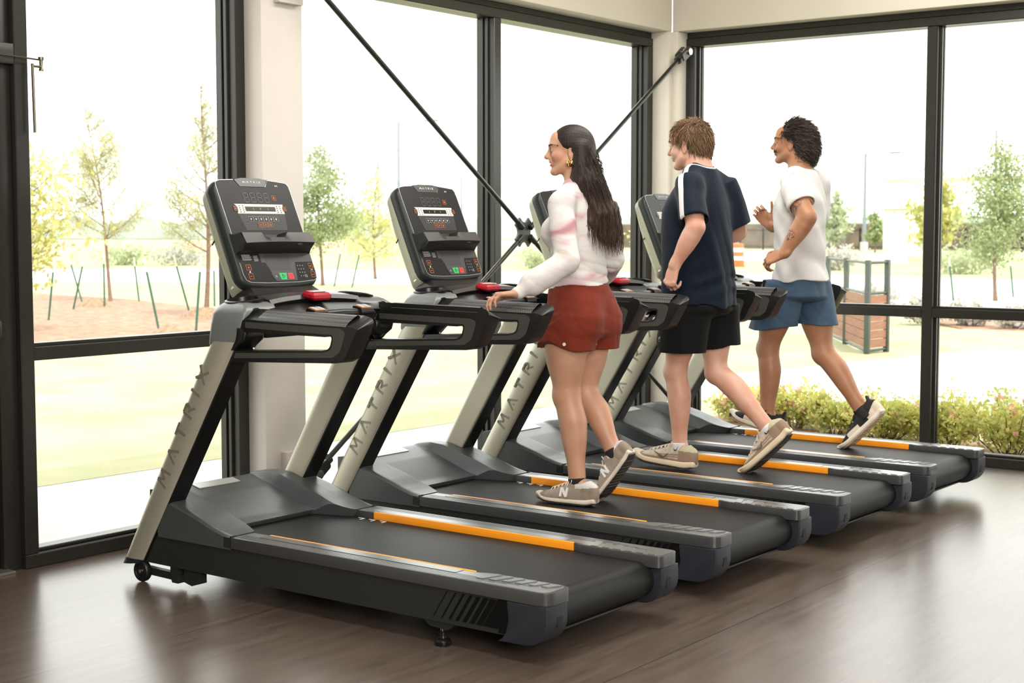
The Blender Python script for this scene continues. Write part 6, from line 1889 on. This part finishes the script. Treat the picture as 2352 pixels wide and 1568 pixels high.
        paths.append(np.array(pts)); rad.append(rng.uniform(.0015, .0029))
    strands('tousled_hair', paths, rad, hm, R, loc, sides=4, flat=.5)
    return R

# ------------------------------------------------------------------ man on the fourth treadmill
def man():
    loc = (-3.66, 7.52, .2225)
    R = thing('person', 'man with dark curly hair, moustache, white shirt and blue shorts, running', 'person', loc)
    skin = skin_mat('tan_skin', (.42, .205, .110), (.35, .155, .080))
    # tattoos: dark ink in irregular shapes on the upper arm and the forearm
    nt = skin.node_tree; N, L = nt.nodes, nt.links; b = N['Principled BSDF']
    old = b.inputs['Base Color'].links[0].from_socket
    tc = N.new('ShaderNodeTexCoord')
    def blob(c, r):
        d = N.new('ShaderNodeVectorMath'); d.operation = 'DISTANCE'; d.inputs[1].default_value = tuple(np.array(c) - np.array(loc)); L.new(tc.outputs['Object'], d.inputs[0])
        l = N.new('ShaderNodeMapRange'); l.inputs[1].default_value = r; l.inputs[2].default_value = r * .75; L.new(d.outputs['Value'], l.inputs[0]); return l.outputs[0]
    ns = N.new('ShaderNodeTexNoise'); ns.inputs['Scale'].default_value = 38; ns.inputs['Detail'].default_value = 2; ns.inputs['Distortion'].default_value = 2.2; L.new(tc.outputs['Object'], ns.inputs['Vector'])
    th = N.new('ShaderNodeMapRange'); th.inputs[1].default_value = .50; th.inputs[2].default_value = .54; L.new(ns.outputs['Fac'], th.inputs[0])
    ad = N.new('ShaderNodeMath'); ad.operation = 'MAXIMUM'; L.new(blob((-3.60, 7.24, 1.575), .075), ad.inputs[0]); L.new(blob((-3.585, 7.20, 1.40), .040), ad.inputs[1])
    mu = N.new('ShaderNodeMath'); mu.operation = 'MULTIPLY'; L.new(ad.outputs[0], mu.inputs[0]); L.new(th.outputs[0], mu.inputs[1])
    m2 = N.new('ShaderNodeMath'); m2.operation = 'MULTIPLY'; m2.inputs[1].default_value = .8; L.new(mu.outputs[0], m2.inputs[0])
    mx = N.new('ShaderNodeMix'); mx.data_type = 'RGBA'; L.new(m2.outputs[0], mx.inputs[0]); L.new(old, mx.inputs[6]); mx.inputs[7].default_value = (.035, .030, .028, 1)
    L.new(mx.outputs[2], b.inputs['Base Color'])
    lip = mat('man_lips', (.34, .13, .10), .5)
    F = Field((-4.20, 7.10, .30), (-3.16, 7.92, 2.06), .0038)
    side = unit((-.10, 1, 0))
    torso(F, (-3.675, 7.52, 1.04), (-3.680, 7.52, 1.715), [(0, .135, .10), (.14, .165, .118, 0, -.01), (.36, .145, .108, 0, .008), (.6, .165, .122, 0, .006), (.78, .178, .120), (.90, .15, .09, 0, -.010), (1, .07, .066, 0, -.01)], side)
    for s in (-1, 1):
        F.put(ell((-3.622, 7.52 + s * .078, 1.10), (.08, .085, .10)), .03)
        F.put(cone((-3.685, 7.52 + s * .03, 1.735), (-3.65, 7.52 + s * .16, 1.675), .045, .055), .03)
    Lsh, Lel, Lwr = (-3.628, 7.335, 1.655), (-3.512, 7.272, 1.492), (-3.622, 7.222, 1.300)
    Rsh, Rel, Rwr = (-3.660, 7.695, 1.650), (-3.690, 7.745, 1.395), (-3.930, 7.665, 1.450)
    arm(F, Lsh, Lel, Lwr, .063, .052, .032); arm(F, Rsh, Rel, Rwr, .060, .050, .032)
    leg(F, (-3.725, 7.435, 1.14), (-3.818, 7.440, .765), (-3.820, 7.440, .385), .098, .060, .0605, .0365)
    leg(F, (-3.650, 7.605, 1.14), (-3.570, 7.620, .745), (-3.345, 7.620, .445), .098, .060, .0600, .0365)
    F.put(ell((-3.80, 7.44, .365), (.033, .030, .05)), .02); F.put(ell((-3.325, 7.62, .425), (.033, .030, .05)), .02)
    H = Frame((-3.730, 7.52, 1.902), (-.962, -.272, .07), (0, 0, 1), .965)
    F.put(cone((-3.665, 7.52, 1.68), (-3.690, 7.52, 1.85), .064, .058), .03)
    F.put(cone((-3.685, 7.52, 1.79), H(-.02, 0, -.05), .058, .062), .02)
    head(F, H, male=True, nose=.80)
    hand(F, Lwr, (-.86, -.15, -.35), (.15, .75, -.65), (-.2, 0, 1), curl=(.45, .48, .50, .52), size=1.0, tcurl=.25, tout=.75)
    hand(F, Rwr, (-.62, -.12, .72), (.30, -.95, .05), (.6, 0, .7), curl=(.62, .60, .58, .55), size=1.0, tcurl=.2, tout=.95)
    Hc = H
    add_mask(skin, 'stub', (.20, .105, .065), .010, .45)
    add_mask(skin, 'lip', (.32, .12, .09), .0012)
    at = {'stub': ell_d(H, (.055, .0, -.085), (.060, .058, .040)), 'lip': ell_d(H, (.092, .0, -.068), (.014, .024, .0060))}
    hb = mat('black_brow', (.018, .014, .012), .6)
    rng = np.random.default_rng(21); mo = []
    for i in range(110):
        y = rng.uniform(-.028, .028); p0 = surf(F, H(.06, y, -.0485 + rng.normal() * .003), H.f + H.l * y * 14) - H.f * .001
        mo.append([p0, p0 + H.f * .0015 - H.u * .004 + H.l * y * .1, p0 - H.u * .009 + H.l * y * .3])
    strands('moustache', mo, .0016, hb, R, loc, sides=3, flat=1)
    # ---- shirt
    wh = mat('white_tee_fabric', (.66, .645, .64), .8, noise=.04, nscale=40, bump=.06, bscale=500)
    T_ = Field((-3.98, 7.14, 1.08), (-3.38, 7.92, 1.82), .0038)
    T_.put(limb((-3.665, 7.52, 1.12), (-3.680, 7.52, 1.732), [(-.1, .188, .148), (0, .184, .146), (.25, .168, .130, 0, .004), (.55, .182, .136, 0, .006), (.75, .192, .134, 0, .004), (.88, .162, .108, 0, -.010), (1, .085, .082, 0, -.012)], side=side, cap=.4), .02)
    for s, sh, el in ((-1, Lsh, Lel), (1, Rsh, Rel)):
        T_.put(cone((-3.685, 7.52 + s * .03, 1.738), (-3.65, 7.52 + s * .16, 1.674), .052, .066), .03)
        d_ = np.array(el) - np.array(sh)
        T_.put(limb(sh, np.array(sh) + d_ * .58, [(-.4, .050, .054), (.0, .070, .072), (.4, .076, .078), (1, .074, .078)], side=(1, 0, 0), cap=.25), .03)
    P, sl = T_._view(T_.lo, T_.lo + T_.h * T_.n)
    T_.d = np.maximum(T_.d, (1.148 + .006 * np.sin(P[..., 0] * 14) - P[..., 2]).astype(np.float32))
    def manfold(q):
        s1 = np.sin((q[:, 0] * .9 + q[:, 2] * .75) * 62 + 1.4 * np.sin(q[:, 2] * 7))
        s2 = np.sin((q[:, 0] * -.5 + q[:, 2] * .55 + q[:, 1] * .6) * 55 + 1.1 * np.sin(q[:, 0] * 13))
        lowm = np.clip((1.60 - q[:, 2]) / .2, 0, 1)
        s3 = np.sin((q[:, 2] * .8 - q[:, 0] * .6) * 30 + 1.6 * np.sin(q[:, 1] * 9 + q[:, 2] * 5))
        return -(.0042 * s1 * lowm + .0040 * s2 + .0030 * s3)
    T_.warp(manfold)
    TR = T_.copy()
    for sh, el in ((Lsh, Lel), (Rsh, Rel)):
        d_ = np.array(el) - np.array(sh)
        T_.put(limb(np.array(sh) + d_ * .50, np.array(sh) + d_ * .9, [(0, .060, .063), (.2, .068, .072), (1, .071, .075)], side=(1, 0, 0), cap=.3), .004, 'sub')
    T_.put(limb((-3.690, 7.52, 1.722), (-3.715, 7.52, 1.87), [(0, .072, .074), (1, .078, .080)], side=side), .004, 'sub')
    field_object('shirt', T_, wh, R, loc)
    # ---- shorts
    blue = cloth('slate_blue_fabric', (.055, .092, .150), .65, sheen=.05, noise=.1, nscale=40)
    S_ = Field((-4.02, 7.22, .84), (-3.38, 7.84, 1.24), .0038)
    S_.put(limb((-3.675, 7.52, 1.07), (-3.670, 7.52, 1.20), [(0, .176, .146), (1, .160, .130)], side=side, cap=.3), .01)
    S_.put(limb((-3.725, 7.430, 1.12), (-3.793, 7.428, .85), [(0, .100, .120), (.5, .106, .126), (1, .112, .134)], side=(0, 1, 0), cap=.3), .03)
    S_.put(limb((-3.650, 7.612, 1.12), (-3.606, 7.618, .85), [(0, .094, .114), (.5, .100, .117), (1, .106, .121)], side=(0, 1, 0), cap=.3), .02)
    S_.warp(folds([((.35, .8, .3), 36, .0030, 1.2, 1.0), ((.8, -.3, .6), 32, .0024, 1.2, 1.1)]))
    P, sl = S_._view(S_.lo, S_.lo + S_.h * S_.n)
    S_.d = np.maximum(S_.d, ((.885 + .02 * np.clip((P[..., 1] - 7.47) / .1, 0, 1)) - .012 * np.sin(P[..., 0] * 16) - P[..., 2]).astype(np.float32))
    S_.tuck(TR, (-4.1, 7.2, 1.156), (-3.3, 7.9, 1.3), .004)
    so = field_object('shorts', S_, blue, R, loc)
    pk = MB().box((-3.812 - loc[0], 7.345 - loc[1], 1.085 - loc[2]), (-3.792 - loc[0], 7.352 - loc[1], 1.150 - loc[2]), bevel=.003); pk.obj('pocket_zip', M_black, so)
    wb = MB().tube([(-3.895 - loc[0] + .033 * math.cos(a) * .45, 7.676 - loc[1] + .033 * math.sin(a), 1.437 - loc[2] - .033 * math.cos(a) * .85) for a in np.linspace(0, 2 * PI, 20)], .006, 8); wb.obj('wristband', M_black, R)
    F.tuck(S_, (-4.1, 7.285, .93), (-3.3, 7.9, 1.16)); F.tuck(TR, (-3.87, 7.285, 1.155), (-3.3, 7.75, 1.725)); F.tuck(TR, (-3.87, 7.0, 1.60), (-3.3, 8, 1.725), .014)
    field_object('body', F, skin, R, loc, attrs=at)
    face_details(H, R, loc, hb, brow=1.0, F=F)
    # ---- shoes
    kn_ = mat('black_knit', (.012, .012, .013), .8, noise=.3, nscale=50)
    off = mat('off_white_panel', (.68, .58, .46), .6)
    crm = mat('white_cream_foam', (.72, .66, .56), .55)
    gum = mat('gum_outsole', (.46, .32, .20), .6)
    for left, heel, fd, up, ank in ((True, (-3.748, 7.442, .283), (-.96, -.03, .255), (.255, 0, .96), (-3.82, 7.44, .385)), (False, (-3.214, 7.622, .418), (-.70, 0, -.71), (-.71, 0, .70), (-3.345, 7.62, .445))):
        shoe(R, loc, heel, fd, up, .305, (kn_, off, crm, gum, M_black, kn_), 'wedge', left)
        SK = Field(np.array(ank) - .10, np.array(ank) + .10, .0034)
        SK.put(limb(np.array(ank) - np.array(up) * .06, np.array(ank) + np.array(up) * .002, [(0, .044, .050), (1, .041, .046)], cap=.2), .0)
        field_object('sock', SK, kn_, R, loc)
    # ---- curly hair
    hm = hair_mat('dark_curly_hair', (.013, .010, .008), (.075, .050, .036), .42)
    HC = Field(H.c - .17, H.c + np.array([.17, .17, .16]), .0037)
    HC.put(ell(H(-.024, 0, .036), np.array((.102, .084, .092)) * H.k, H.R), .0)
    HC.put(ell(H(-.070, 0, -.025), np.array((.075, .080, .085)) * H.k, H.R), .03)
    HC.put(ell(H(.140, 0, .0), np.array((.100, .13, .17)) * H.k, H.R), .012, 'sub')
    for s in (-1, 1): HC.put(ell(H(.03, s * .088, -.055), np.array((.055, .035, .075)) * H.k, H.R), .012, 'sub')
    field_object('hair', HC, hm, R, loc)
    paths = []; rad = []
    cv, cn = HC.surface()
    for i in rng.integers(0, len(cv), 4200):
        d_ = cn[i]; q = H.inv(cv[i]); e = math.asin(np.clip(d_ @ H.u, -1, 1))
        if (q[0] > -.012 and q[2] < .012) or q[2] < -.105 or q[0] > .052 or (q[0] > .03 and q[2] < .03): continue
        p0 = cv[i] - d_ * .003
        L_ = rng.uniform(.045, .085); low = np.clip((.055 - q[2]) / .08, 0, 1)
        tang = -H.f * (1.0 - .35 * low) - H.u * (.15 + .9 * low) + H.l * (d_ @ H.l) * .25 + rng.normal(size=3) * .12
        tang = unit(tang - d_ * (tang @ d_))
        base = unit(tang + d_ * (.22 + .25 * rng.random()))
        x1 = d_; y1 = np.cross(base, d_); ph = rng.uniform(0, 6); tn = rng.uniform(3, 7)
        t = np.linspace(0, 1, 12); cr = (.002 + .014 * low * rng.random() + .005 * rng.random())
        pth = p0[None] + base[None] * (t * L_)[:, None] - d_[None] * (.012 * t ** 2)[:, None] + cr * (t[:, None] ** 1.2) * (x1[None] * np.sin(ph + tn * t * (1 + low))[:, None] + y1[None] * np.cos(ph + tn * t * (1 + low))[:, None])
        paths.append(pth)
        rad.append(rng.uniform(.0015, .0030))
    strands('curly_locks', paths, rad, hm, R, loc, sides=4, flat=.6)
    return R

woman(); boy(); man()
